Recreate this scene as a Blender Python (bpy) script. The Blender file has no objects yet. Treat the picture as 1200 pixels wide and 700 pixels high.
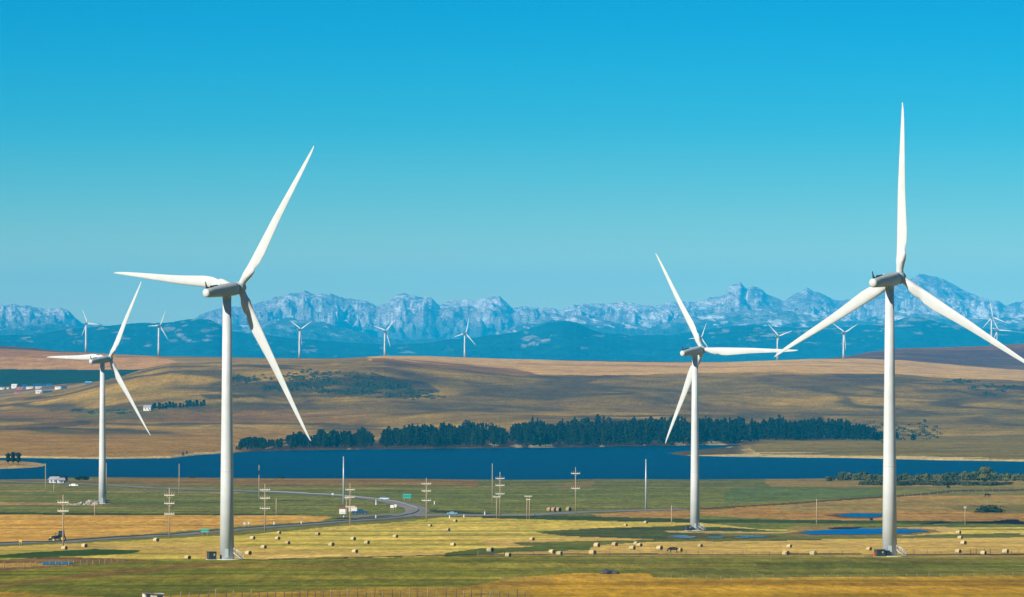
import bpy, math, random
import numpy as np
from mathutils import Matrix, Vector
random.seed(7); rng = np.random.default_rng(7)
C = bpy.context.scene.collection
F = 6667.0; HZ = 450.0; ZC = 58.0          # focal length in photo pixels, horizon row, camera height above the lake
R = math.radians
# ------------------------------------------------------------------ noise
def vnoise(x, y, seed=0):
    xi = np.floor(x).astype(np.int64); yi = np.floor(y).astype(np.int64)
    fx = x-xi; fy = y-yi; fx = fx*fx*(3-2*fx); fy = fy*fy*(3-2*fy)
    def h(a, b):
        n = (a*374761393+b*668265263+seed*1442695041) & 0x7fffffff
        n = ((n ^ (n >> 13))*1274126177) & 0x7fffffff
        n = ((n ^ (n >> 15))*2246822519) & 0x7fffffff
        return (n ^ (n >> 16))/2147483647.0
    return (h(xi, yi)*(1-fx)+h(xi+1, yi)*fx)*(1-fy)+(h(xi, yi+1)*(1-fx)+h(xi+1, yi+1)*fx)*fy
def fbm(x, y, o=4, seed=0):
    s = 0; a = 1; t = 0
    for k in range(o):
        s = s+a*(vnoise(x, y, seed+k*17)*2-1); t += a; a *= .5; x = x*2.03+11.3; y = y*2.03+5.7
    return s/t
def ridged(x, y, o=5, seed=0):
    s = 0; a = 1; t = 0
    for k in range(o):
        s = s+a*(1-np.abs(vnoise(x, y, seed+k*31)*2-1))**2; t += a; a *= .5; x = x*2.07+3.3; y = y*2.07+9.7
    return s/t
def poly(pts):
    a = np.array(pts, float)
    return lambda x: np.interp(x, a[:, 0], a[:, 1])
def sst(a, b, x):
    t = np.clip((x-a)/(b-a), 0, 1); return t*t*(3-2*t)
def lin(c):
    c = np.array(c, float)/255.; return np.where(c < .04045, c/12.92, ((c+.055)/1.055)**2.4)
# ------------------------------------------------------------------ terrain
nearDY = [(1013, 700), (1200, 673.5), (1340, 654.5), (1500, 645), (1700, 636), (2064, 621), (2300, 606.5), (2580, 590.5), (3000, 574)]
nearD = np.array([-1500, 0, 300, 600]+[d for d, _ in nearDY], float)
nearH = np.array([-6, -6, -17, -29]+[-(y-HZ)*d/F for d, y in nearDY], float)
shore_near = poly([(0, 562), (50, 561.5), (100, 559), (200, 559.5), (300, 560.5), (450, 561), (600, 562.5), (700, 561.5), (820, 562), (960, 561), (1100, 560), (1200, 559)])
shore_far = poly([(-300, 537), (0, 536.5), (120, 538), (200, 537), (235, 533), (270, 531), (300, 529), (400, 527), (500, 526), (600, 525), (700, 524), (800, 522.5), (866, 521.5), (890, 535.6), (1000, 537), (1100, 539.5), (1170, 540.5), (1300, 543), (1500, 545)])
y5650 = poly([(0, 508), (250, 510), (300, 514), (400, 516), (700, 514), (900, 515), (1200, 513)])
y6500 = poly([(0, 493), (150, 490), (300, 494), (400, 494), (700, 484), (900, 488), (1200, 490)])
yC = poly([(-200, 475), (0, 468.5), (40, 463), (75, 458), (110, 449.5), (135, 443), (160, 436), (200, 428), (300, 425), (400, 424), (450, 422), (500, 428), (600, 437), (700, 440), (800, 440), (900, 437), (1000, 440), (1100, 443), (1200, 447), (1400, 452)])
y9300 = poly([(-200, 444), (0, 442), (110, 437), (160, 431), (200, 424.5), (300, 422.5), (400, 422), (450, 419.5), (500, 422), (600, 429), (700, 432), (800, 433), (900, 430), (1000, 431), (1100, 436), (1200, 441), (1400, 445)])
yE = poly([(-200, 405), (0, 409), (50, 411), (100, 413), (150, 415.5), (200, 418), (300, 419.5), (400, 420), (450, 417.3), (500, 417.5), (550, 419.5), (600, 421.5), (700, 424.5), (800, 426), (850, 425.5), (900, 423.2), (950, 421), (1000, 421.5), (1060, 424), (1100, 428), (1180, 434), (1250, 438)])
yF = poly([(-200, 399), (0, 407), (40, 409.5), (70, 414), (200, 423), (450, 422), (940, 426), (985, 420), (1020, 413), (1060, 408.5), (1100, 407.5), (1150, 406), (1200, 402.5), (1260, 400), (1500, 396)])
def pchip(x, X, Y):
    K = X.shape[0]; h = X[1:]-X[:-1]; d = (Y[1:]-Y[:-1])/h
    m = np.zeros_like(Y); m[0] = d[0]; m[-1] = d[-1]
    for k in range(1, K-1):
        ok = d[k-1]*d[k] > 0
        m[k] = np.where(ok, 2*d[k-1]*d[k]/np.where(ok, d[k-1]+d[k], 1), 0)
    out = np.where(x <= X[0], Y[0], Y[-1])
    for k in range(K-1):
        t = (x-X[k])/h[k]; s = (t >= 0) & (t < 1)
        v = (2*t**3-3*t**2+1)*Y[k]+(t**3-2*t*t+t)*h[k]*m[k]+(-2*t**3+3*t*t)*Y[k+1]+(t**3-t*t)*h[k]*m[k+1]
        out = np.where(s, v, out)
    return out
def terrain(x, y):
    x, y = np.broadcast_arrays(np.atleast_1d(np.asarray(x, float)), np.atleast_1d(np.asarray(y, float)))
    sh = x.shape; x = x.ravel(); y = y.ravel(); out = np.zeros(x.shape); n = y < 3900
    if n.any(): out[n] = _near(x[n], y[n])
    if (~n).any(): out[~n] = _far(x[~n], y[~n])
    return out.reshape(sh)
def _near(x, y):
    D = np.maximum(y, 1.); px = 600+F*x/np.maximum(D, 200); sn = 58*F/(shore_near(px)-HZ); one = np.ones_like(D)
    X = np.stack([v*one for v in nearD]+[sn, sn+45]); Y = np.stack([v*one for v in nearH]+[-58*one, -61*one])
    near = pchip(y, X, Y)+.35*fbm(x/60, y/45, 4, 3)*sst(400, 800, D)*(1-sst(3000, 3450, D))
    py = HZ+58*F/D; isl = 1-((px+12)/66)**2-((py-545)/4.6)**2
    return ZC+np.maximum(near, np.where(y > sn+100, -58+np.clip(isl*2.6, -3, 2.4), -99))
def _far(x, y):
    D = np.maximum(y, 1.); px = 600+F*x/np.maximum(D, 200)
    sf = 58*F/(shore_far(px)-HZ)
    one = np.ones_like(D)
    hh = lambda yy, d: -(yy-HZ)*d/F
    Xf = np.stack([sf-60, sf, np.maximum(sf+30, sf*1.008), 5650*one, 6500*one, 8000*one, 9300*one, 10500*one, 12500*one, 14500*one, 22000*one, 60000*one])
    Yf = np.stack([-61*one, -58*one, -56.8*one, hh(y5650(px), 5650), hh(y6500(px), 6500), hh(yC(px), 8000), hh(y9300(px), 9300), hh(yE(px), 10500), hh(yF(px), 12500), -5*one, -15*one, -15*one])
    far = pchip(y, Xf, Yf)
    w = sst(5300, 6300, D)*(1-.75*sst(7600, 9000, D))
    g = ridged(x/420+.35*fbm(x/500, y/700, 2, 5), y/900, 4, 8)-.45
    far = far+w*(8*g+5*fbm(x/130+y/900, y/260, 4, 9))*(1-sst(13000, 14000, D))
    # spit and islet
    py = HZ+58*F/D
    up = np.interp(px, [785, 820, 860, 900], [531, 527.5, 523.5, 519]); lo = np.interp(px, [785, 800, 860, 900, 1000], [531.5, 534, 535.4, 535.9, 537])
    s = np.minimum(py-up, lo-py)+.25*fbm(px/14, py/1.5, 3, 21); s = np.where((px > 783) & (px < 960), s, -9)
    spit = -58+np.clip(s*.9, -3, 1.2)
    isl = 1-((px+12)/66)**2-((py-545)/4.6)**2
    isl = -58+np.clip(isl*2.6, -3, 2.4)
    lake_bed = np.maximum(np.maximum(spit, isl), -61)
    far = np.where(D < sf, np.maximum(lake_bed, far), np.maximum(far, -57.6)*(D >= sf+15)+far*(D < sf+15))
    return ZC+far
_X = np.concatenate([nearD[3:], [3470.]]); _H = np.concatenate([nearH[3:], [-57.9]]); _D = np.linspace(900, 3500, 3000)
_Y = np.minimum.accumulate(HZ-pchip(_D, _X[:, None]*np.ones((1, 3000)), _H[:, None]*np.ones((1, 3000)))*F/_D)
def depth_near(py):     # the near plain: photo row to distance
    return np.interp(-np.asarray(py, float), -_Y, _D)
def W(px, D, dz=0):
    x = (px-600)*D/F; return Vector((x, D, float(terrain(x, D)[0])+dz))
def G(px, py, dz=0):                  # a spot on the near plain
    return W(px, float(depth_near(py)), dz)
_gc = {}
def GF(px, py, dz=0):                 # a spot on the far slopes
    k = round(px/2)
    if k not in _gc:
        D = np.arange(5000, 11500, 25.); x = (k*2-600)*D/F
        _gc[k] = (D, np.minimum.accumulate(HZ-(terrain(x, D)-ZC)*F/D))
    D, Y = _gc[k]
    return W(px, float(np.interp(-py, -Y, D)), dz)
topl = poly([(215, 533), (240, 530), (262, 526), (285, 519), (300, 517), (340, 511), (380, 509), (430, 505), (442, 512), (455, 501), (520, 498), (560, 498), (595, 504), (610, 495), (640, 491), (700, 488), (760, 488), (830, 490), (900, 491), (950, 493), (1000, 497), (1022, 506), (1060, 511), (1110, 516)])
# ------------------------------------------------------------------ materials
def mat(name, col, rough=.6, var=.12, scale=.6, spec=.3, metal=0., bump=0.):
    m = bpy.data.materials.new(name); m.use_nodes = True; nt = m.node_tree; b = nt.nodes['Principled BSDF']
    b.inputs['Roughness'].default_value = rough; b.inputs['Specular IOR Level'].default_value = spec; b.inputs['Metallic'].default_value = metal
    tc = nt.nodes.new('ShaderNodeTexCoord'); n = nt.nodes.new('ShaderNodeTexNoise'); n.inputs['Scale'].default_value = scale; n.inputs['Detail'].default_value = 6
    nt.links.new(tc.outputs['Object'], n.inputs['Vector'])
    r = nt.nodes.new('ShaderNodeMapRange'); r.inputs['From Min'].default_value = .3; r.inputs['From Max'].default_value = .7
    r.inputs['To Min'].default_value = 1-var; r.inputs['To Max'].default_value = 1+var; nt.links.new(n.outputs['Fac'], r.inputs['Value'])
    v = nt.nodes.new('ShaderNodeVectorMath'); v.operation = 'SCALE'; v.inputs[0].default_value = col[:3]; nt.links.new(r.outputs[0], v.inputs['Scale'])
    nt.links.new(v.outputs[0], b.inputs['Base Color'])
    if bump:
        bp = nt.nodes.new('ShaderNodeBump'); bp.inputs['Strength'].default_value = bump; nt.links.new(n.outputs['Fac'], bp.inputs['Height']); nt.links.new(bp.outputs[0], b.inputs['Normal'])
    return m
def vmat(name, rough=.95, fine=None, amp=.25, bump=.0, bscale=None, bdist=1.0):
    """surface coloured by its own per-vertex base colour, broken up by procedural noise"""
    m = bpy.data.materials.new(name); m.use_nodes = True; nt = m.node_tree; b = nt.nodes['Principled BSDF']
    b.inputs['Roughness'].default_value = rough; b.inputs['Specular IOR Level'].default_value = .05
    a = nt.nodes.new('ShaderNodeAttribute'); a.attribute_name = 'col'
    tc = nt.nodes.new('ShaderNodeTexCoord')
    out = a.outputs['Color']
    for (sx, sy, sz, am) in (fine or []):
        mp = nt.nodes.new('ShaderNodeMapping'); mp.inputs['Scale'].default_value = (sx, sy, sz); nt.links.new(tc.outputs['Object'], mp.inputs['Vector'])
        n = nt.nodes.new('ShaderNodeTexNoise'); n.inputs['Scale'].default_value = 1; n.inputs['Detail'].default_value = 5; n.inputs['Roughness'].default_value = .65
        nt.links.new(mp.outputs[0], n.inputs['Vector'])
        r = nt.nodes.new('ShaderNodeMapRange'); r.clamp = False; r.inputs['From Min'].default_value = .3; r.inputs['From Max'].default_value = .7
        r.inputs['To Min'].default_value = 1-am; r.inputs['To Max'].default_value = 1+am; nt.links.new(n.outputs['Fac'], r.inputs['Value'])
        v = nt.nodes.new('ShaderNodeVectorMath'); v.operation = 'SCALE'; nt.links.new(out, v.inputs[0]); nt.links.new(r.outputs[0], v.inputs['Scale']); out = v.outputs[0]
    nt.links.new(out, b.inputs['Base Color'])
    if bump:
        mp = nt.nodes.new('ShaderNodeMapping'); mp.inputs['Scale'].default_value = bscale; nt.links.new(tc.outputs['Object'], mp.inputs['Vector'])
        n = nt.nodes.new('ShaderNodeTexNoise'); n.inputs['Scale'].default_value = 1; n.inputs['Detail'].default_value = 6; n.inputs['Roughness'].default_value = .6; nt.links.new(mp.outputs[0], n.inputs['Vector'])
        bp = nt.nodes.new('ShaderNodeBump'); bp.inputs['Strength'].default_value = bump; bp.inputs['Distance'].default_value = bdist
        nt.links.new(n.outputs['Fac'], bp.inputs['Height']); nt.links.new(bp.outputs[0], b.inputs['Normal'])
    return m
# ------------------------------------------------------------------ object helpers
def tag(o, label=None, cat=None, group=None, kind=None):
    if label: o['label'] = label
    if cat: o['category'] = cat
    if group: o['group'] = group
    if kind: o['kind'] = kind
    return o
def empty(name, loc, label, cat, group=None, rz=0):
    o = bpy.data.objects.new(name, None); C.objects.link(o); o.location = loc; o.rotation_euler = (0, 0, rz); o.empty_display_size = 1
    return tag(o, label, cat, group)
def gridmesh(name, P, m, col=None, smooth=True):
    r, c = P.shape[:2]; me = bpy.data.meshes.new(name)
    me.vertices.add(r*c); me.vertices.foreach_set('co', P.reshape(-1).astype(np.float32))
    i = np.arange((r-1)*(c-1)); a = (i//(c-1))*c+i % (c-1)
    q = np.stack([a, a+1, a+c+1, a+c], 1).reshape(-1)
    n = (r-1)*(c-1); me.loops.add(4*n); me.loops.foreach_set('vertex_index', q.astype(np.int32))
    me.polygons.add(n); me.polygons.foreach_set('loop_start', (np.arange(n)*4).astype(np.int32)); me.polygons.foreach_set('loop_total', np.full(n, 4, np.int32))
    me.update(calc_edges=True)
    if smooth: me.polygons.foreach_set('use_smooth', np.ones(n, bool))
    if col is not None:
        at = me.attributes.new('col', 'FLOAT_COLOR', 'POINT'); v = np.ones((r*c, 4), np.float32); v[:, :3] = col.reshape(-1, 3); at.data.foreach_set('color', v.reshape(-1))
    me.materials.append(m); me.validate()
    o = bpy.data.objects.new(name, me); C.objects.link(o); return o
class MB:
    def __init__(s): s.v = []; s.f = []; s.sm = []
    def add(s, vs, fs, smooth=False, M=None):
        n = len(s.v)
        for p in vs:
            p = Vector(p); s.v.append(tuple(M @ p) if M else tuple(p))
        for f in fs: s.f.append(tuple(i+n for i in f)); s.sm.append(smooth)
        return s
    def box(s, x0, y0, z0, x1, y1, z1, bev=0., M=None, tx=1., ty=1.):
        """box with chamfered vertical edges and, if tx/ty < 1, a narrower top"""
        b = min(bev, (x1-x0)/3, (y1-y0)/3); cx, cy = (x0+x1)/2, (y0+y1)/2
        ring = [(x0+b, y0), (x1-b, y0), (x1, y0+b), (x1, y1-b), (x1-b, y1), (x0+b, y1), (x0, y1-b), (x0, y0+b)] if b > 0 else [(x0, y0), (x1, y0), (x1, y1), (x0, y1)]
        n = len(ring)
        zs = [(z0, 1, 1), (z1-b, tx, ty), (z1, tx*(1-2*b/max(x1-x0, .01)), ty*(1-2*b/max(y1-y0, .01)))] if b > 0 else [(z0, 1, 1), (z1, tx, ty)]
        vs = [(cx+(x-cx)*a, cy+(y-cy)*c, z) for (z, a, c) in zs for (x, y) in ring]
        fs = [tuple(range(n-1, -1, -1)), tuple(range(n*(len(zs)-1), n*len(zs)))]
        for k in range(len(zs)-1):
            fs += [(k*n+i, k*n+(i+1) % n, (k+1)*n+(i+1) % n, (k+1)*n+i) for i in range(n)]
        return s.add(vs, fs, False, M)
    def lathe(s, prof, n=16, M=None, smooth=True, cap=True):   # prof: (z, radius)
        vs = [(r*math.cos(2*math.pi*i/n), r*math.sin(2*math.pi*i/n), z) for z, r in prof for i in range(n)]
        fs = [(k*n+i, k*n+(i+1) % n, (k+1)*n+(i+1) % n, (k+1)*n+i) for k in range(len(prof)-1) for i in range(n)]
        s.add(vs, fs, smooth, M)
        if cap: s.f += [tuple(len(s.v)-len(vs)+i for i in range(n-1, -1, -1)), tuple(len(s.v)-n+i for i in range(n))]; s.sm += [False, False]
        return s
    def bar(s, a, b, r0, r1=None, n=6):
        a, b = Vector(a), Vector(b); d = b-a; M = Matrix.Translation(a) @ d.to_track_quat('Z', 'Y').to_matrix().to_4x4()
        return s.lathe([(0, r0), (d.length, r1 if r1 is not None else r0)], n, M)
    def build(s, name, m, parent=None, link=True):
        me = bpy.data.meshes.new(name); me.from_pydata(s.v, [], s.f); me.polygons.foreach_set('use_smooth', s.sm); me.materials.append(m); me.update()
        o = bpy.data.objects.new(name, me)
        if link: C.objects.link(o)
        if parent: o.parent = parent
        return o
TX = lambda x, y, z: Matrix.Translation((x, y, z))
RX = lambda a: Matrix.Rotation(a, 4, 'X'); RY = lambda a: Matrix.Rotation(a, 4, 'Y'); RZ = lambda a: Matrix.Rotation(a, 4, 'Z')
# ------------------------------------------------------------------ air model used to choose base colours
SIG = 2.6e-5                       # extinction per metre of the haze
AIR = np.array([.02, .24, .42])    # colour the haze tends to
def albedo(target, D, gain=1.0):
    T = np.exp(-SIG*np.asarray(D, float))[..., None]
    return np.clip((target-AIR*(1-T))/T*gain, .012, .6)
KG = .66
# ------------------------------------------------------------------ the ground sheet
srow = depth_near(np.arange(706, 558, -.6))
rows = np.concatenate([np.arange(-300, 950, 60.), srow, np.arange(srow[-1]+10, 4150, 40.)])
far = 4170*np.exp(np.arange(0, math.log(14500/4170), .0027))
rows = np.unique(np.concatenate([rows, far, 14500*np.exp(np.arange(.04, 1.22, .05))]))
sc = np.concatenate([-np.geomspace(.6, .108, 30)[:-1], np.arange(-.107, .1071, .00024), np.geomspace(.108, .6, 30)[1:]])
Dg, Sg = np.meshgrid(rows, sc, indexing='ij'); Xg = Sg*(np.abs(Dg)+800)
shp = Dg.shape
x = Xg.ravel(); D = Dg.ravel(); z = terrain(x, D); Dc = np.maximum(D, 300)
px = 600+F*x/Dc; py = HZ-(z-ZC)*F/Dc
near = D < 3700
col = np.zeros((len(x), 3))
def inside(qx, qy, pts):
    r = np.zeros(qx.shape, bool); n = len(pts)
    for i in range(n):
        (x0, y0), (x1, y1) = pts[i], pts[(i+1) % n]
        if y0 == y1: continue
        c = ((y0 > qy) != (y1 > qy)) & (qx < (x1-x0)*(qy-y0)/(y1-y0)+x0); r ^= c
    return r
n1 = fbm(x/90, D/70, 4, 31); n2 = fbm(x/25, D/40, 3, 37)
qx = px+9*fbm(x/60, D/90, 3, 41); qyn = py+.9*n1+.4*n2
streak = fbm(x/230, D/26, 4, 51); streak2 = fbm(x/90, D/15, 3, 57); blot = fbm(x/45, D/60, 4, 61)
def paint(pts, rgb, mask=None, q=None):
    m = inside(qx, qyn if q is None else q, pts)
    if mask is not None: m &= mask
    col[m] = lin(rgb)
    return m
def blend(m, rgb, w):
    w = (w*m)[:, None]; col[:] = col*(1-w)+lin(rgb)*w
# --- near plain, bands from the lake towards the camera
col[:] = lin((120, 122, 56))
paint([(-900, 556), (2200, 556), (2200, 571), (-900, 571)], (112, 103, 55))
paint([(150, 557), (640, 557), (600, 568), (450, 570), (230, 568), (100, 564)], (134, 104, 58))
paint([(560, 563), (930, 562), (930, 569), (560, 570)], (104, 108, 58))
paint([(890, 556), (2200, 553), (2200, 572), (1000, 572), (900, 570)], (150, 126, 78))
paint([(-900, 570), (260, 571), (420, 574), (620, 572), (900, 573), (900, 606), (-900, 606)], (108, 118, 54)); blend((py < 606) & near, (142, 134, 74), sst(.0, .5, streak2+.4*streak)*.7); blend((py < 606) & near, (86, 98, 42), sst(.1, .5, -streak)*.6)
paint([(860, 571), (1040, 572), (1035, 583), (900, 588), (850, 590)], (98, 116, 66))
paint([(1035, 572), (2200, 565), (2200, 582), (1060, 582)], (124, 126, 74))
paint([(660, 566), (695, 564), (700, 568), (665, 574)], (135, 118, 72))
paint([(690, 603), (760, 598.5), (840, 597), (905, 591), (965, 587), (1080, 581), (2200, 578), (2200, 611), (1100, 611), (900, 610), (700, 607)], (172, 136, 76))
paint([(900, 592), (1040, 584), (2200, 580), (2200, 594), (1060, 599), (920, 600)], (156, 138, 84))
paint([(1100, 593), (1160, 592), (2200, 590), (2200, 601), (1140, 602)], (128, 120, 70))
blend((inside(qx, qyn, [(860, 588), (2200, 580), (2200, 611), (860, 611)])), (140, 90, 50), sst(.05, .5, streak)*.45)
paint([(-900, 571), (-900, 573.2), (300, 578), (300, 576)], (150, 130, 95))
# bale field
BF = [(-900, 644), (0, 640.5), (100, 636), (200, 631), (300, 626), (400, 617), (470, 612), (520, 607), (560, 606.5), (700, 607.5), (820, 612), (1200, 617), (2200, 618), (2200, 652), (600, 652), (440, 655), (260, 658), (130, 660), (-900, 664)]
m = paint(BF, (196, 180, 84))
blend(m, (226, 200, 112), sst(-.15, .35, streak)); blend(m, (134, 142, 54), sst(.05, .45, -streak+.35*blot)*.9)
m = paint([(560, 634), (700, 629), (860, 634), (1200, 630), (2200, 630), (2200, 649), (560, 650), (600, 644)], (212, 182, 112)); blend(m, (168, 150, 80), sst(0, .5, streak2)*.7)
m = paint([(-900, 645), (0, 641), (120, 637), (240, 636), (430, 648), (330, 656), (200, 650), (100, 644), (-900, 652)], (205, 178, 104)); blend(m, (150, 142, 70), sst(.1, .5, streak2)*.7)
m = paint([(300, 651), (520, 646), (548, 649), (470, 653), (300, 657)], (214, 188, 118))
m = paint([(520, 648), (560, 643), (640, 640), (700, 640), (690, 645), (590, 647), (560, 652), (520, 652)], (92, 106, 44))
m = paint([(800, 604), (960, 611), (2200, 611), (2200, 619), (1120, 618), (1000, 619), (900, 621), (830, 614)], (118, 128, 56))
m = paint([(560, 604.5), (700, 606), (830, 609), (1200, 611), (2200, 611), (2200, 614.5), (1130, 614.5), (830, 613), (560, 608)], (66, 80, 34))
m = paint([(630, 624), (700, 619), (800, 616.5), (850, 618), (905, 622), (985, 626), (960, 633), (830, 634.5), (740, 631), (660, 628)], (84, 94, 46)); blend(m, (62, 74, 38), sst(-.1, .4, streak2))
m = paint([(600, 636), (690, 634), (790, 632), (900, 630.5), (900, 633), (760, 635), (700, 640), (620, 640)], (104, 112, 48))
m = paint([(840, 626), (1100, 627), (1200, 625), (1200, 630.5), (1000, 631.5), (840, 632)], (112, 120, 58))
m = paint([(785, 622.8), (960, 623.4), (960, 625.3), (860, 625.6), (785, 624.6)], (196, 172, 128))
m = paint([(1040, 618), (1110, 617), (1130, 622), (1095, 627), (1040, 629)], (205, 178, 118))
m = paint([(930, 617), (1000, 615), (1010, 618.5), (960, 621), (925, 622)], (150, 128, 76))
# left: stubble, swale, puddle ground
m = paint([(-900, 603.2), (0, 603.5), (200, 603.5), (345, 604), (392, 606), (382, 611), (300, 616), (200, 623.5), (100, 631), (0, 636), (-900, 645)], (214, 172, 88)); blend(m, (176, 132, 62), sst(-.1, .45, streak2)*.75); blend(m, (236, 200, 120), sst(.2, .6, streak)*.5)
paint([(-900, 599), (150, 601), (350, 602.5), (350, 604.5), (200, 603.6), (-900, 603.4)], (62, 78, 34))
paint([(-900, 651), (0, 650), (50, 646.5), (110, 643.5), (165, 645), (150, 649), (100, 652), (40, 654), (-900, 656)], (62, 88, 24))
m = paint([(-900, 656), (0, 656.5), (60, 653), (130, 655), (185, 657), (140, 660.5), (60, 660), (0, 661.5), (-900, 662)], (120, 94, 62))
m = paint([(-900, 661), (0, 660.5), (40, 660.5), (90, 663.5), (60, 666), (-900, 669)], (176, 146, 82))
paint([(-900, 667), (0, 666), (60, 664), (100, 662), (90, 665), (0, 671), (-900, 676)], (124, 98, 66))
# foreground green
m = paint([(-900, 678), (0, 670), (60, 666), (100, 662), (150, 658.5), (300, 656), (450, 654), (560, 651), (620, 651), (1200, 652.6), (2200, 653), (2200, 800), (-900, 800)], (120, 122, 36))
fg = m.copy(); blend(fg & (px > 560), (120, 120, 58), .8*sst(480, 760, px))
blend(fg, (152, 142, 58), sst(.0, .5, streak+.3*streak2)*.7); blend(fg, (84, 100, 26), sst(.0, .5, -streak2)*.7); blend(fg, (112, 88, 40), sst(.25, .6, blot)*.4)
m = paint([(-900, 694), (0, 683), (80, 674), (140, 668), (240, 660), (330, 660), (230, 665), (140, 673), (80, 679), (0, 688), (-900, 700)], (134, 106, 58)); blend(m, (96, 100, 38), sst(-.1, .5, streak2)*.6)
m = paint([(-900, 690), (0, 693), (60, 697), (150, 701), (250, 696), (330, 694), (430, 690), (540, 688.5), (590, 679), (620, 675.5), (680, 671.5), (762, 672), (768, 676.5), (830, 678.5), (1000, 676), (1200, 675), (2200, 674), (2200, 900), (-900, 900)], (196, 156, 42))
blend(m, (150, 126, 36), sst(-.05, .4, blot+.4*streak2)*.75); blend(m, (200, 164, 66), sst(.1, .5, streak)*.6); blend(m, (140, 122, 58), .6*(1-sst(580, 680, qx))); blend(m, (120, 90, 36), sst(.2, .5, -streak)*.5)
nearcol = col.copy()
# tracks (ground wear), hedge lines, and a ditch with its shade painted in
m = paint([(560, 649.3), (1200, 650.7), (2200, 651), (2200, 652.8), (1200, 652.6), (560, 651)], (176, 150, 108), q=py+.2*n2)
m = paint([(300, 656), (560, 649.2), (1200, 648.9), (2200, 649), (2200, 650.4), (1200, 650.2), (560, 650.2), (300, 656.8)], (78, 68, 38), q=py+.5*n2)
m = paint([(800, 596.8), (905, 590.6), (965, 586.6), (1040, 581.4), (1120, 574.4), (2200, 560), (2200, 562.2), (1120, 576.4), (1040, 583.2), (965, 588.4), (905, 592.4), (800, 598.2)], (92, 68, 44), q=py+.3*n2)
m = paint([(500, 597), (600, 604), (560, 605.2), (500, 600)], (64, 72, 36), q=py+.3*n2)
m = paint([(1078, 614.4), (1100, 611.6), (1118, 610.8), (1110, 612.8), (1090, 615)], (28, 22, 18), q=py+.2*n2)  # ditch, its shadow painted near-black into the ground colour
m = paint([(1128, 610.6), (1160, 611), (1175, 609), (1188, 608.5), (1195, 611.5), (2200, 613), (2200, 616), (1190, 614.4), (1128, 612.8)], (28, 22, 18), q=py+.2*n2)  # ditch continues right, shadow painted in likewise
m = paint([(-900, 587.5), (0, 588), (60, 589.5), (118, 591), (118, 593), (60, 592), (-900, 590)], (170, 142, 100), q=py+.3*n2)
m = paint([(118, 592), (180, 594), (250, 596), (250, 597.2), (118, 594)], (128, 112, 66), q=py+.3*n2)
for ol, cc_ in (([(918, 625), (945, 621.4), (985, 619.6), (1010, 618.6), (1060, 619), (1100, 620.8), (1104, 623.6), (1066, 627.4), (1010, 628.6), (940, 628.8), (915, 627)], (132, 112, 70)), ([(968, 603.8), (1000, 601.2), (1040, 601.6), (1050, 604.4), (1026, 607.8), (990, 608)], (112, 84, 54)), ([(776, 628.6), (800, 627), (850, 628), (905, 627.6), (915, 629), (890, 631.4), (780, 631.4)], (96, 88, 50)), ([(975, 618.6), (1000, 617.2), (1012, 618.2), (1005, 620.6), (980, 620.8)], (40, 38, 24))):
    paint(ol, cc_, q=py+.25*n2)
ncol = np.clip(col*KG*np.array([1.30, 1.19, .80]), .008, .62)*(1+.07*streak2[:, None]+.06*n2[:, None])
# --- far slopes
col[:] = lin((160, 134, 84))
ql = py+2.2*fbm(x/300, D/420, 4, 71); qf = px+14*fbm(x/250, D/500, 3, 73)
fs = fbm(x/520, D/170, 5, 81); fs2 = fbm(x/170, D/60, 4, 83); fb = fbm(x/150, D/260, 4, 87)
relief = ridged(x/420+.35*fbm(x/500, D/700, 2, 5), D/900, 4, 8)-.45
allf = ~near
blend(allf, (128, 108, 70), sst(-.1, .35, fs)*.85); blend(allf, (186, 152, 92), sst(.05, .45, -fs)*.7); blend(allf, (104, 100, 62), sst(.05, .4, fs2+.2*fs)*.5)
blend(allf & (py > 497), (172, 132, 76), sst(497, 512, py)*.8*(1-sst(380, 480, qf)))
blend(allf, (130, 102, 70), (1-sst(380, 500, qf))*sst(478, 484, ql)*(1-sst(493, 500, ql))*.75)
blend(allf, (116, 106, 62), sst(850, 1010, qf)*sst(446, 452, ql)*(1-sst(500, 508, ql))*sst(-.3, .2, fs+.5*fs2)*.85)
blend(allf, (108, 100, 58), sst(460, 540, qf)*sst(438, 443, ql)*(1-sst(452, 462, ql))*.55)
blend(allf, (104, 98, 62), sst(480, 560, qf)*(1-sst(840, 960, qf))*sst(446, 452, ql)*(1-sst(468, 476, ql))*.5)
thin = ridged(x/150+.5*fbm(x/300, D/300, 2, 95)+D/900., D/420-x/1400., 3, 96)
blend(allf, (96, 92, 50), sst(.48, .72, thin+.1*fs2)*sst(5400, 5800, D)*(1-sst(7900, 8300, D))*.95)
blend(allf, (186, 158, 104), sst(.52, .3, thin)*sst(0, .4, fs2)*sst(5600, 6000, D)*(1-sst(7900, 8300, D))*.35)
# darker scrub along gullies
blend(allf, (92, 86, 46), sst(.12, .4, relief+.15*fs2)*sst(5700, 6300, D)*(1-sst(7800, 8200, D))*.65)
def fpaint(pts, rgb, w=1., q=None):
    m = inside(qf, ql if q is None else q, pts) & allf; blend(m, rgb, w*(.12+.88*sst(-.2, .15, fb+.7*fs2))); return m
m = fpaint([(85, 482), (120, 479), (170, 480), (240, 476), (300, 470), (330, 476), (250, 484), (160, 492), (100, 492), (80, 487)], (104, 112, 66), .85)
m = fpaint([(235, 462), (262, 448), (330, 438), (420, 436), (500, 448), (515, 460), (470, 468), (380, 466), (300, 466), (250, 470)], (58, 72, 48), .8)
m = fpaint([(540, 446), (590, 450), (600, 456), (560, 458)], (70, 76, 56), .6)
m = fpaint([(0, 500), (60, 496), (110, 493), (110, 498), (40, 504), (-50, 508)], (86, 78, 54), .7)
m = fpaint([(1080, 448), (1200, 440), (1260, 440), (1260, 475), (1180, 468), (1120, 458)], (66, 72, 56), .7)
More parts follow.
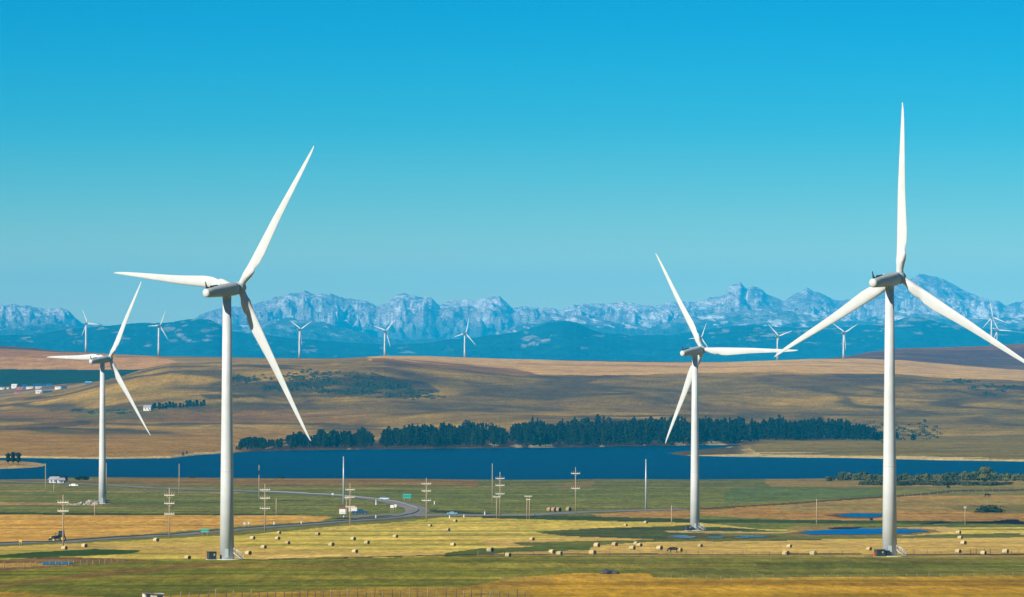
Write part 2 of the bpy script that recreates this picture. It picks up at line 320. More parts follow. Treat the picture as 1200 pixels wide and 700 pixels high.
m = fpaint([(820, 436), (1000, 441), (1150, 448), (1150, 456), (950, 450), (820, 444)], (90, 82, 50), .5)
cn = fbm(x/26, D/500, 3, 97)
blend(allf, (214, 176, 130), (inside(px, py, [(785, 513.5), (905, 511.5), (905, 520), (785, 521)]))*sst(.0, .2, cn)*1.0)
blend(allf & (z < 3.2) & (px > 262) & (px < 900), (190, 172, 150), sst(.3, .42, fbm(x/16, D/400, 3, 98))*1.0)
# upland stubble field
tan = allf & (D > 8000) & (qf > 430); blend(tan, (212, 168, 120), np.ones(len(x))); blend(tan, (180, 138, 98), sst(.1, .45, fs)*.7); blend(tan, (232, 194, 148), sst(.1, .4, -fs2)*.5)
m = fpaint([(430, 419), (480, 420.5), (600, 432), (640, 441), (500, 434), (440, 426)], (120, 92, 66), .8, py)
m = fpaint([(600, 425.5), (800, 428.5), (870, 430), (870, 432), (700, 429.5), (600, 428)], (170, 128, 92), .6, py)
# left plain with the teal crop, bare ground and far tan rise
qs = px+3*n2*0
m = allf & (px < 165) & (D > 8050); blend(m, (150, 132, 112), np.ones(len(x)))
blend(m, (96, 88, 84), sst(0, .3, fs2)*.8)
m = inside(px, py+.5*fs, [(-900, 431), (0, 432.5), (100, 433), (170, 432), (146, 440), (120, 447), (60, 451.5), (0, 453.5), (-900, 458)]) & allf & (D > 8000); blend(m, (22, 84, 84), np.ones(len(x)))
m = inside(px, py+.5*fs, [(-900, 405), (0, 410), (170, 416), (210, 424), (165, 433), (100, 433.5), (0, 432.5), (-900, 431)]) & allf & (D > 8600); blend(m, (196, 150, 110), np.ones(len(x))); blend(m, (150, 108, 82), sst(.0, .4, fs)*.7)
m = allf & (D > 10650); blend(m, (98, 86, 62), np.ones(len(x))); blend(m, (136, 118, 86), sst(.05, .45, fs2+.3*fs)*.7)
m = allf & (px > 940) & (D > 11800); blend(m, (140, 112, 92), np.full(len(x), .55))
# shores
sfD = 58*F/(shore_far(px)-HZ)
pen = (px > 880) & allf & (py > 513+.8*fs2) & (py < 560); blend(pen, (140, 124, 76), .9*np.ones(len(x))); blend(pen, (112, 104, 66), sst(0, .4, fs2)*.6)
hb = z-0.0
sand = allf & (z < 1.3+.5*fs2) & (D > 3700) & (D < 5800)
blend(sand, (216, 190, 150), .9*np.clip(1-sst(235, 290, px)*(1-sst(770, 800, px))+.9*sst(.25, .4, fs2+.6*fbm(x/40, D/900, 2, 90)), 0, 1))
blend(allf & (px < 60) & (D < 4400), (190, 156, 116), .6*np.ones(len(x)))
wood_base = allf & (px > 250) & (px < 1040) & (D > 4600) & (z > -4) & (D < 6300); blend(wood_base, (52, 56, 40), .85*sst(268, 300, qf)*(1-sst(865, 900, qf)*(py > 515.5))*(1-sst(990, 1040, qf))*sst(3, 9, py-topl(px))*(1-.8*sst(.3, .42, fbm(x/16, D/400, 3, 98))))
fs3 = fbm(x/38+D/260., D/26, 4, 91); col *= (1+.34*fs3*(D > 5000)*(1-sst(12000, 14000, D)))[:, None]
fcol = albedo(col, D, KG)*np.array([1.05, 1.05, .74])
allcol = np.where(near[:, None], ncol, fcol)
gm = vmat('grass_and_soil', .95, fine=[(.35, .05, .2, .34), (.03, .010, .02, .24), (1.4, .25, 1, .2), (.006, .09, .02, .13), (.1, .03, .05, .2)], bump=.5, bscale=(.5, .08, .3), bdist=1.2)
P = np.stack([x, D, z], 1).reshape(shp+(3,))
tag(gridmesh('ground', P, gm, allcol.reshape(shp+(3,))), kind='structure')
del P
# ------------------------------------------------------------------ water
def water(name, base, rough, sx, sy, bump, spec=.35):
    m = bpy.data.materials.new(name); m.use_nodes = True; nt = m.node_tree; b = nt.nodes['Principled BSDF']
    b.inputs['Roughness'].default_value = rough; b.inputs['Specular IOR Level'].default_value = spec; b.inputs['IOR'].default_value = 1.33
    tc = nt.nodes.new('ShaderNodeTexCoord')
    def noise(ax, ay, det=6):
        mp = nt.nodes.new('ShaderNodeMapping'); mp.inputs['Scale'].default_value = (ax, ay, 1); nt.links.new(tc.outputs['Object'], mp.inputs['Vector'])
        n = nt.nodes.new('ShaderNodeTexNoise'); n.inputs['Scale'].default_value = 1; n.inputs['Detail'].default_value = det; nt.links.new(mp.outputs[0], n.inputs['Vector']); return n.outputs['Fac']
    mx = nt.nodes.new('ShaderNodeMix'); mx.data_type = 'RGBA'; mx.inputs[6].default_value = tuple(c*.3 for c in base)+(1,); mx.inputs[7].default_value = tuple(min(1, c*1.9) for c in base)+(1,)
    nt.links.new(noise(.0022, .016, 6), mx.inputs[0]); nt.links.new(mx.outputs[2], b.inputs['Base Color'])
    bp = nt.nodes.new('ShaderNodeBump'); bp.inputs['Strength'].default_value = bump; bp.inputs['Distance'].default_value = .5
    nt.links.new(noise(sx, sy), bp.inputs['Height']); nt.links.new(bp.outputs[0], b.inputs['Normal']); return m
wm = water('lake_water', (.001, .016, .038), .35, .25, .12, 1.0, .09)
ys = np.linspace(3300, 5620, 60); ss = np.linspace(-1, 1, 60); Yw, Sw = np.meshgrid(ys, ss, indexing='ij')
tag(gridmesh('lake', np.stack([Sw*1500, Yw, Yw*0], 2), wm), kind='structure')
def sheet(name, pts, m, lift=.06, n=40):
    """level-edged sheet draped on the near plain: pts are its outline"""
    pts = [(a, b) for a, b in pts]; xs = [p[0] for p in pts]
    lo_, hi_ = min(xs), max(xs); us = np.linspace(lo_+.01, hi_-.01, n); vv = np.linspace(0, 1, 9); Pg = np.zeros((9, n, 3))
    for j, u in enumerate(us):
        c = []
        for i in range(len(pts)):
            (a0, b0), (a1, b1) = pts[i], pts[(i+1) % len(pts)]
            if (a0 <= u < a1) or (a1 <= u < a0): c.append(b0+(b1-b0)*(u-a0)/(a1-a0))
        t, b = min(c), max(c)
        for i, v in enumerate(vv):
            w_ = .18*math.sin(u*1.3)+.12*math.sin(u*.57)
            Pg[i, j, :2] = (u, b+(t-b)*v+w_*(1 if b-t > 1 else .3))
    Dp = depth_near(Pg[..., 1]); Xp = (Pg[..., 0]-600)*Dp/F; Pg = np.stack([Xp, Dp, terrain(Xp, Dp)+lift], 2)
    return gridmesh(name, Pg, m)
pm = water('pond_water', (.002, .085, .26), .3, 1.5, .6, .7, .25)
pl = water('puddle_water', (.06, .11, .13), .25, 1.5, .6, .5, .25)
tag(sheet('pond', [(934, 624.8), (955, 622.4), (985, 620.8), (1010, 619.8), (1060, 620.2), (1085, 621.6), (1088, 623.0), (1062, 626.0), (1010, 627.2), (950, 627.2)], pm, .12), kind='structure')
tag(sheet('pond', [(978, 603.6), (1000, 602.2), (1034, 602.6), (1040, 604.2), (1022, 606.6), (1000, 606.4)], pm, .12), kind='structure')
for o_ in ([(784, 628.6), (800, 628), (818, 629.6), (808, 630.8), (790, 630)], [(828, 629.6), (850, 629.2), (846, 630.6), (832, 630.6)], [(866, 628.6), (902, 628.8), (890, 630.2), (870, 629.8)], [(860, 630), (880, 630), (876, 630.8), (862, 630.8)], [(47, 659.8), (60, 658.8), (84, 659.2), (88, 660.8), (70, 662.2), (50, 662)]):
    tag(sheet('puddle', o_, pl, .1, 16), kind='structure')
# ------------------------------------------------------------------ roads
asph = mat('worn_asphalt', (.19, .175, .15), .9, .18, .08); verge = mat('verge_gravel', (.3, .25, .17), .95, .2, .1); dash = mat('road_paint_white', (.24, .235, .21), .7, .2, .3)
def ribbon(name, pts, wid, m, lift, n=260, smooth=True):
    """road ribbon: centreline through photo spots, half thickness given in rows"""
    p = np.array(pts, float); t = np.concatenate([[0], np.cumsum(np.hypot(np.diff(p[:, 0]), 6*np.diff(p[:, 1])))]); u = np.linspace(0, t[-1], n)
    cx = np.interp(u, t, p[:, 0]); cy = np.interp(u, t, p[:, 1]); wd = np.interp(u, t, np.array(wid, float))
    k = np.ones(9)/9
    if smooth:
        cx = np.convolve(np.pad(cx, 4, 'edge'), k, 'valid'); cy = np.convolve(np.pad(cy, 4, 'edge'), k, 'valid')
    Dd = depth_near(cy); X_ = (cx-600)*Dd/F
    tx = np.gradient(X_); ty = np.gradient(Dd); L = np.hypot(tx, ty)+1e-6; nx, ny = -ty/L, tx/L
    per = Dd**2/(F*48)                                   # metres of depth per row
    hw = np.sqrt((nx*5.0)**2+(ny*wd*per)**2)
    if wid[0] < .1: hw = np.full_like(hw, wid[0]*10)
    Pg = np.zeros((5, n, 3))
    for i, s in enumerate((-1, -.5, 0, .5, 1)):
        xx = X_+nx*hw*s; yy = Dd+ny*hw*s; Pg[i] = np.stack([xx, yy, terrain(xx, yy)+lift+.25*(abs(s) < 1)], 1)
    return gridmesh(name, Pg, m)
RC = [(-60, 641.5), (0, 638.8), (60, 635.6), (120, 632.2), (200, 627.2), (260, 622.2), (300, 619.2), (350, 615.2), (400, 611.4), (440, 608.6), (470, 605.6), (486, 602.6), (491, 599), (488, 595.5), (478, 592), (462, 588.8), (440, 585.8), (400, 581.4), (350, 578.3), (300, 576.6), (240, 574.4), (160, 571.4), (100, 568.2), (50, 566.6), (0, 565.3), (-60, 564)]
WD = [1.6]*5+[1.3, 1.2, 1.0, 1.1, 1.3, 1.5, 1.6, 1.6, 1.5, 1.2, 1.0, .95, .9, .8, .75, .6, .55, .5, .5, .5, .5]
tag(ribbon('road_verge', RC, [w*1.7 for w in WD], mat('verge_grass', (.085, .082, .04), .95, .3, .05), .02), kind='structure')
tag(ribbon('highway', RC, WD, asph, .10), kind='structure')
tag(ribbon('centre_line', RC[:20], [.008]*20, dash, .37), kind='structure')
tag(ribbon('side_road', [(478, 604.2), (520, 604.0), (560, 604.6), (620, 604.4), (660, 602.2), (700, 599.8), (740, 598.4), (800, 597.4)], [.9, .9, .8, .75, .75, .7, .45, .4], asph, .16), kind='structure')
tag(ribbon('side_road', [(400, 607.5), (425, 604.8), (445, 604.0), (470, 603.2)], [.4, .6, .6, .5], asph, .2), kind='structure')
# ------------------------------------------------------------------ mountains
def range_mesh(name, sky, D0, D1, Dback, prof, amp, nscale, colf, m, step=1.25, nr=110, px0=-160, px1=1360, seed=100, jag=0.):
    pxs = np.arange(px0, px1, step); t = np.linspace(0, 1, nr); Df = D0+(D1-D0)*t; Db = D1+(Dback-D1)*np.linspace(.08, 1, 10)
    Dr = np.concatenate([Df, Db]); DD, PX = np.meshgrid(Dr, pxs, indexing='ij'); X = (PX-600)*DD/F
    tt = np.clip((DD-D0)/(D1-D0), 0, 1); ridge = (HZ-sky(PX)+jag*fbm(PX/9, PX*0, 5, seed+9))*D1/F
    base = prof(tt)
    nz = ridged(X/nscale+.4*fbm(X/nscale, DD/nscale, 2, seed+3), DD/nscale*.8, 5, seed)
    nf = fbm(X/(nscale*.16), DD/(nscale*.3), 5, seed+5)
    env = np.sin(np.pi*np.clip(tt, 0, 1)**.8)
    H = ridge*base+env*(amp*(nz-.5)*2+amp*.8*nf)
    lim = (HZ-sky(PX)+jag*fbm(PX/9, PX*0, 5, seed+9))*DD/F
    H = np.where(DD <= D1, np.minimum(H, lim-(1-tt)*25), ridge*(1-sst(D1, Dback, DD)))
    Z = ZC+H; H0 = H/np.maximum(ridge, 1)
    PY = HZ-H*F/DD
    Dx = np.gradient(Z, axis=1)/np.maximum(np.gradient(X, axis=1), 1)
    cc = colf(X, DD, Z, PX, PY, nz, nf, Dx, seed)
    return tag(gridmesh(name, np.stack([X, DD, Z], 2), m, np.clip(cc, .008, .85)), kind='structure')
sky_back = poly([(-200, 350), (-60, 356), (0, 358), (15, 357), (30, 357.5), (42, 362), (55, 362), (70, 361), (80, 365), (90, 373), (100, 379), (140, 384), (200, 385), (225, 374), (245, 366), (262, 359), (280, 361), (300, 357), (320, 350), (345, 344), (356, 341.5), (370, 344), (395, 347), (420, 351.5), (440, 357), (452, 356), (465, 347), (475, 343.5), (490, 348), (505, 350), (515, 356), (525, 353), (535, 351.5), (550, 352.5), (563, 351), (572, 347.5), (585, 347), (593, 353), (600, 359.5), (615, 358), (625, 361), (655, 363), (668, 359), (672, 356), (700, 357), (718, 354.5), (740, 355), (752, 359), (775, 357.5), (790, 353), (815, 352.5), (835, 349), (848, 345), (855, 337), (862, 333), (868, 331.5), (875, 338), (885, 336.5), (895, 342), (910, 350), (918, 354), (930, 343.5), (945, 339), (960, 341), (975, 351), (990, 352), (1010, 347), (1030, 342), (1060, 331), (1070, 324.5), (1078, 320.5), (1095, 323), (1110, 330), (1130, 341), (1150, 349), (1165, 353), (1178, 358), (1200, 352), (1240, 345), (1400, 350)])
sky_foot = poly([(-200, 385), (0, 393), (40, 392), (70, 387), (100, 384), (150, 379.5), (170, 378.5), (190, 379), (210, 376), (230, 373.5), (245, 374), (256, 379), (266, 388), (300, 391), (340, 396), (400, 401), (450, 404), (490, 403), (520, 399), (560, 395), (600, 390), (622, 385), (640, 379), (660, 376.5), (675, 377.5), (690, 385), (705, 390), (740, 393), (790, 393), (810, 388), (850, 384), (880, 380.5), (910, 384), (960, 384), (1000, 383), (1040, 378), (1062, 372), (1080, 371), (1100, 378), (1130, 384), (1170, 386), (1240, 384), (1400, 380)])
sky_mid = poly([(-200, 372), (0, 384), (60, 378), (110, 385), (200, 383), (262, 379), (300, 381), (340, 372), (380, 378), (430, 392), (470, 399), (560, 396), (600, 384), (640, 372), (680, 370), (720, 378), (760, 384), (800, 372), (850, 366), (900, 362), (940, 368), (1000, 376), (1060, 364), (1100, 368), (1160, 374), (1240, 366), (1400, 372)])
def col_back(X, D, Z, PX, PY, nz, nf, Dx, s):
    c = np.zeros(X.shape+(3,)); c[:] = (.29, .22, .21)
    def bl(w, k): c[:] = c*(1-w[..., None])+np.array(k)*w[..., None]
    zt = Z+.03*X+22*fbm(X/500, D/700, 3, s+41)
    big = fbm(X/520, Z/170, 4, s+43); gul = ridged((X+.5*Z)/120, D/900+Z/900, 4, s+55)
    bl(sst(.62, .85, gul)*.5, (.52, .42, .38)); bl(sst(.42, .2, gul)*.75, (.08, .08, .11))  # light ribs; gully shadows painted dark into the rock colour
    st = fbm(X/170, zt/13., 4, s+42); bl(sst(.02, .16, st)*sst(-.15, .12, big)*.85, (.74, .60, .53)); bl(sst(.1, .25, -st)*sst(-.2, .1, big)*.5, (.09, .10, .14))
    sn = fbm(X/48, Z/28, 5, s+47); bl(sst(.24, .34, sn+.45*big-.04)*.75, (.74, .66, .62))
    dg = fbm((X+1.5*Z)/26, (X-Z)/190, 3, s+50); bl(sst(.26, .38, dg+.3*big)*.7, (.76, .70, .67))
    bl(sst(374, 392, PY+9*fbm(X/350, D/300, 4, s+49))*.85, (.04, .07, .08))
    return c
def col_foot(X, D, Z, PX, PY, nz, nf, Dx, s):
    c = np.zeros(X.shape+(3,)); c[:] = (.008, .048, .062)  # forest base tinted blue, carrying part of the haze in its colour
    def bl(w, k): c[:] = c*(1-w[..., None])+np.array(k)*w[..., None]
    bl(sst(-.1, .5, fbm(X/300, D/260, 4, s+61))*.6, (.014, .06, .06))
    n = fbm(X/80, Z/26, 5, s+67)
    n2_ = fbm(X/55, Z/11, 5, s+71); bl(sst(.12, .28, .6*n+.7*n2_-.010*np.clip(PY-388, -14, 40)+.35*fbm(X/700, Z/120, 3, s+68)-.15)*.5, (.44, .36, .34))
    return c
def col_mid(X, D, Z, PX, PY, nz, nf, Dx, s):
    c = np.zeros(X.shape+(3,)); c[:] = (.05, .075, .075)
    def bl(w, k): c[:] = c*(1-w[..., None])+np.array(k)*w[..., None]
    n = fbm(X/70, Z/30, 5, s+67); bl(sst(.0, .3, n-.03*(PY-382))*.8, (.26, .25, .26)); bl(sst(.3, .42, fbm(X/60+Z/50, Z/30, 5, s+69)-.06-.012*(PY-384))*.85, (.75, .7, .68))
    return c
rock = vmat('mountain_rock', .95, fine=[(.012, .012, .05, .35), (.03, .02, .16, .5)], bump=.9, bscale=(.012, .012, .05), bdist=60)
frst = vmat('forested_slope', .95, fine=[(.02, .02, .03, .5), (.006, .005, .03, .4)], bump=.4, bscale=(.02, .02, .02), bdist=15)
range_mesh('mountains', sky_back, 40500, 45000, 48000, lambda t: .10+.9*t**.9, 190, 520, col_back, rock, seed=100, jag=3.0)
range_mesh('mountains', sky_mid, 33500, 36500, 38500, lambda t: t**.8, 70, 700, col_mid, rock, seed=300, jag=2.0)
range_mesh('foothills', sky_foot, 24000, 28500, 31000, lambda t: t**.8, 30, 800, col_foot, frst, seed=200, step=1.3, nr=90, jag=1.0)
# ------------------------------------------------------------------ turbines
white = mat('turbine_white', (.50, .525, .525), .4, .07, .3, .35); grey = mat('turbine_grey', (.32, .38, .39), .45, .05, .5, .4); darkm = mat('dark_metal', (.03, .035, .04), .5, .2, 1.5)
conc = mat('pad_concrete', (.5, .47, .4), .9, .15, .8); steelm = mat('galvanised_steel', (.38, .42, .45), .45, .1, 1., .5, .3)
def blade_mesh():
    st = [(0, 1.0, 1.0, 0), (1.6, 1.0, 1.0, 0), (3.2, 1.3, .85, 6), (5.5, 2.4, .42, 8), (8.0, 3.1, .27, 8), (10.5, 3.15, .23, 7), (14, 2.8, .2, 6), (18, 2.4, .19, 4), (23, 1.98, .18, 3), (28, 1.6, .17, 2), (33, 1.22, .16, 1.2), (37, .86, .15, .5), (39.3, .58, .15, 0), (40.4, .32, .15, 0), (40.9, .08, .2, 0)]
    n = 16; b = MB(); vs = []
    rr = [s_[0] for s_ in st]; zz = sorted(set(list(np.linspace(0, 40.4, 34))+rr))
    for zc in zz:
        ch = np.interp(zc, rr, [s_[1] for s_ in st])*(.93 if zc > 6 else 1)*(1.72 if zc < 3 else 1.0 if zc > 6 else np.interp(zc, [3, 6], [1.72, 1.0])); th = np.interp(zc, rr, [s_[2] for s_ in st]); tw = R(np.interp(zc, rr, [s_[3] for s_ in st])); bend = .9*(zc/41)**2
        lead = -.85 if zc < 2 else -.85+(.85-.30*min(ch, 3.2))*sst(2, 8, zc)-.0*zc
        lead = np.interp(zc, [0, 3, 8, 20, 41], [-.86, -.9, -.9, -.72, .05])
        for i in range(n):
            a = 2*math.pi*i/n; u = .5-.5*math.cos(a); w_ = math.sin(a)*.5*th*ch
            air = 1 if zc < 3 else (1.9*math.sqrt(max(u, 0))*(1-u)+.12*(1-u)+.05)/.8 if zc > 7 else None
            if air is None:
                k = (zc-3)/4.; air = (1-k)+k*(1.9*math.sqrt(max(u, 0))*(1-u)+.12*(1-u)+.05)/.8
            if zc > 3: w_ = math.copysign(.5*th*ch, math.sin(a))*air*min(1, abs(math.sin(a))*1.5) if abs(math.sin(a)) > 1e-6 else 0
            X_ = lead+ch*u; Y_ = w_
            vs.append((X_*math.cos(tw)+Y_*math.sin(tw)*0, Y_+(X_)*-math.sin(tw), zc+.5)); vs[-1] = (vs[-1][0], vs[-1][1]+bend, vs[-1][2])
    fs = [(k*n+i, k*n+(i+1) % n, (k+1)*n+(i+1) % n, (k+1)*n+i) for k in range(len(zz)-1) for i in range(n)]
    fs += [tuple(range(n-1, -1, -1)), tuple(range(n*(len(zz)-1), n*len(zz)))]
    b.add(vs, fs, True); o = b.build('blade', white, link=False); return o.data
BL = blade_mesh()
HUB = 65.0
def tower_mesh():
    b = MB().lathe([(.2, 1.76), (20, 1.53), (40, 1.29), (63, 1.02)], 48); b.lathe([(0, 1.95), (.22, 1.95)], 40)
    for zk in (21.3, 42.3): rk = 1.76-(zk-.2)/62.8*.74; b.lathe([(zk-.09, rk+.03), (zk+.09, rk+.03)], 48); return b.build('tower', white, link=False).data
TW = tower_mesh()
def nacelle_mesh():
    b = MB(); n = 24; secs = [(-8.3, .45), (-8.25, .82), (-8.1, 1.0), (-7.8, 1.08), (-6.0, 1.22), (-3, 1.42), (0, 1.55), (2.0, 1.6), (3.1, 1.5), (3.5, 1.2)]
    vs = []
    for y, r in secs:
        for i in range(n):
            a = 2*math.pi*i/n; c, s_ = math.cos(a), math.sin(a); e = .72 if y > -7.9 else 1.
            vs.append((r*.98*math.copysign(abs(c)**e, c), y, r*math.copysign(abs(s_)**e, s_)+.05*(y+8)/11))
    fs = [(k*n+(i+1) % n, k*n+i, (k+1)*n+i, (k+1)*n+(i+1) % n) for k in range(len(secs)-1) for i in range(n)]
    fs += [tuple(range(n)), tuple(range(n*len(secs)-1, n*(len(secs)-1)-1, -1))]
    b.add(vs, fs, True); return b.build('nacelle', grey, link=False).data
NC = nacelle_mesh()
fn = MB().add([(-.12, -7.9, 1.0), (.12, -7.9, 1.0), (.12, -8.0, 2.75), (-.12, -8.0, 2.75), (-.12, -6.4, 1.15), (.12, -6.4, 1.15), (-.12, -7.5, 1.5), (.12, -7.5, 1.5)], [(0, 1, 2, 3), (0, 3, 6, 4), (1, 5, 7, 2), (3, 2, 7, 6), (6, 7, 5, 4), (0, 4, 5, 1)])
fn.box(-.05, -6.4, 1.2, .05, -3.4, 1.62); FN = fn.build('cooler_fin', darkm, link=False).data
CAPM = MB().lathe([(0, 1.06), (.25, 1.02), (.5, .8), (.62, .35), (.63, .05)], 24, TX(0, -7.85, 0) @ RX(math.pi/2)).build('rear_cap', white, link=False).data
HB = MB().lathe([(0, 1.15), (.3, 1.5), (1.2, 1.55), (2.0, 1.4), (2.7, 1.0), (3.1, .5), (3.2, .05)], 24, RX(-math.pi/2)).build('hub', grey, link=False).data
CL = MB().lathe([(0, 1.12), (2.5, 1.12)], 32).build('yaw_collar', grey, link=False).data
BC = MB().lathe([(0, .12), (.2, .12), (.3, .05)], 8).build('beacon', mat('beacon_pale', (.7, .6, .55), .3), link=False).data
DR = MB().box(-.45, -.06, 0, .45, .1, 2.1, .03).build('door', grey, link=False).data
def child(me, parent, M, name=None):
    o = bpy.data.objects.new(name or me.name, me); C.objects.link(o); o.parent = parent; o.matrix_local = M; return o
def turbine(base, hub_h, blade_r, yaw, ang, label, group, tilt=6, cone=1.6, detail=True, kx=1.0):
    s = hub_h/HUB; k = blade_r/41.4
    t = empty('wind_turbine', base, label, 'wind turbine', group)
    child(TW, t, Matrix.Diagonal((kx*s, kx*s, s, 1)))
    if detail: child(DR, t, TX(0, -1.80, .5))
    Y = TX(0, 0, hub_h) @ RZ(-R(yaw)); top = Y @ RX(R(tilt)) @ Matrix.Diagonal((k, k, k, 1))
    child(CL, t, TX(0, 0, hub_h-2.15*s-.1) @ Matrix.Diagonal((k*.96, k*.96, s*.8, 1)))
    nc = child(NC, t, top)
    if detail:
        child(FN, nc, Matrix.Identity(4)); child(CAPM, nc, Matrix.Identity(4)); child(BC, nc, TX(0, -2.5, 1.5))
    child(HB, t, top @ TX(0, 3.6, .1))
    for a in (ang, ang+120, ang+240):
        child(BL, t, top @ TX(0, 5.0, .1) @ RY(R(a)) @ RX(-R(cone)))
    return t
GB = 'large wind turbines standing on the near plain'
def bigturb(tx, by, hy, R_px, yaw, ang, label):
    D = HUB*F/(by-hy)
    Dn = float(depth_near(by)); p = W(tx, Dn); hh = (by-hy)*Dn/F
    return turbine(p, hh, R_px*Dn/F, yaw, ang, label, GB, kx=1.0), p, Dn
T2, p2, D2 = bigturb(266, 655.5, 339.5, 201, 36, 35.2, 'tall white wind turbine left of centre, its base beside a dark green box')
T4, p4, D4 = bigturb(1042.5, 652, 328, 206, 33, 2.5, 'tallest white wind turbine at right with one blade pointing straight up')
T3, p3, D3 = bigturb(814.3, 621.5, 411.5, 131, 37, -29.5, 'white wind turbine standing behind the bales with one blade level to the right')
T1, p1, D1 = bigturb(120, 590.5, 422, 105, 38, 30.5, 'leftmost large white wind turbine beside the grey rock heap')
for t_ in (T2, T4, T3, T1): t_['group'] = GB
GD = 'distant wind turbines along the hill crest'
def farturb(x_, hy, by, rp, ang, label, Dd=10480):
    p = W(x_, Dd, -.5); hub = ZC-(hy-HZ)*Dd/F-p.z
    turbine(p, hub, rp*Dd/F, 38, ang, label, GD, detail=False, kx=1.45, cone=1)
farturb(100.8, 379, 414, 19, -24, 'far wind turbine on the hill crest directly above the leftmost large turbine')
farturb(186, 382, 417, 20, 28, 'far wind turbine between the two left large turbines')
farturb(351, 386, 419, 19.5, -59, 'far wind turbine with two raised blades right of the left tall turbine')
farturb(450.8, 388, 418, 20, -73, 'far wind turbine standing at the left end of the pale crest field')
farturb(544.5, 391, 420, 19.5, 17, 'far wind turbine nearest the middle of the crest, above the pale field')
farturb(820.5, 396, 426, 19.5, 25, 'far wind turbine partly hidden behind the hub of the turbine behind the bales')
farturb(911, 394, 426, 20, -47, 'far wind turbine crossed by the blade tips of two large turbines')
farturb(988.5, 390, 421, 21, -58, 'far wind turbine just left of the tallest turbine tower')
farturb(1162, 372, 405, 21, -10, 'higher of the two far wind turbines at the right on the dark ridge', 12480)
farturb(1168.3, 387, 405, 19, -27, 'lower and right-hand one of the two far wind turbines on the dark ridge', 12420)
# pads
for p, nm in ((p2, 'round concrete pad under the left tall turbine'), (p4, 'round concrete pad under the tallest turbine'), (p3, 'round concrete pad under the turbine behind the bales'), (p1, 'round concrete pad under the leftmost large turbine')):
    tag(MB().lathe([(-1, 3.4), (.12, 3.4), (.2, 3.3)], 32).build('concrete_pad', conc), nm, 'pad', 'turbine pads').location = p
# stairs at the turbine doors
def stairs(p, label, rz):
    t = empty('entry_stairs', p, label, 'stairs', 'turbine stairs', rz)
    st = MB()
    for i in range(7): st.box(1.9+.3*i, -.45, .12+.22*(6-i), 2.25+.3*i, .45, .2+.22*(6-i))
    st.box(1.7, -.5, 1.6, 2.2, .5, 1.7); st.build('steps', steelm, t)
    ra = MB()
    for y in (-.5, .5):
        ra.bar((1.8, y, 2.8), (4.0, y, 1.2), .05); ra.bar((1.8, y, 1.6), (4.0, y, .1), .07)
        for k in range(4): ra.bar((1.85+.7*k, y, 1.6-.5*k), (1.85+.7*k, y, 2.77-.5*k), .04)
    ra.build('handrail', white, t)
    return t
stairs(p2, 'short metal stairs right of the left tall turbine base', -.3); stairs(p4, 'short metal stairs right of the tallest turbine base', -.3)
stairs(p3, 'short metal stairs right of the base of the turbine behind the bales', -.5)
tgreen = mat('transformer_green', (.035, .05, .045), .5, .2, 1.); redm = mat('red_paint', (.45, .05, .03), .5, .15, 1.); lgt = mat('pale_decal', (.5, .52, .5), .6)
def transformer(p, w_, d_, h_, label, second=False):
    t = empty('transformer_box', p, label, 'transformer', 'transformer boxes', .35)
    MB().box(-w_/2, -d_/2, .12, w_/2, d_/2, h_, .06).build('cabinet', tgreen, t)
    MB().box(-w_/2-.08, -d_/2-.08, h_+.003, w_/2+.08, d_/2+.08, h_+.12, .03).build('lid', tgreen, t)
    MB().box(-w_/2-.15, -d_/2-.15, -.3, w_/2+.15, d_/2+.15, .118).build('plinth', conc, t)
    MB().box(-.02, -d_/2-.03, .25, .02, -d_/2-.003, h_-.1).build('door_seam', darkm, t)
    MB().box(.25, -d_/2-.02, h_*.55, .55, -d_/2-.003, h_*.8).build('notice_plate', lgt, t)
    if second:
        MB().box(w_/2+.05, -d_/2+.2, .12, w_/2+1.3, d_/2-.2, h_*.9, .08).build('cooling_unit', darkm, t)
        MB().box(-w_/2-.35, -.4, .1, -w_/2-.02, .4, .95, .04).build('red_panel', redm, t)
    return t
transformer(W(248, D2-2), 1.9, 1.7, 1.8, 'dark green transformer box left of the left tall turbine base')
transformer(W(1031, D4-3), 2.3, 1.7, 1.65, 'dark green transformer box with a red panel left of the tallest turbine base', True)
transformer(W(806.5, D3-3), 1.8, 1.6, 1.9, 'dark box left of the base of the turbine behind the bales')
transformer(W(125.5, D1-4), 2.0, 1.6, 1.7, 'dark box right of the leftmost large turbine base')
orange = mat('orange_paint', (.5, .16, .05), .6, .2, 1.)
o = empty('cable_marker', W(240.5, D2), 'low orange marker left of the green box by the left tall turbine', 'marker'); MB().bar((0, 0, -.3), (0, 0, 1.1), .07).build('post', orange, o); MB().box(-.5, -.03, .7, .5, .03, 1.0).build('panel', orange, o)
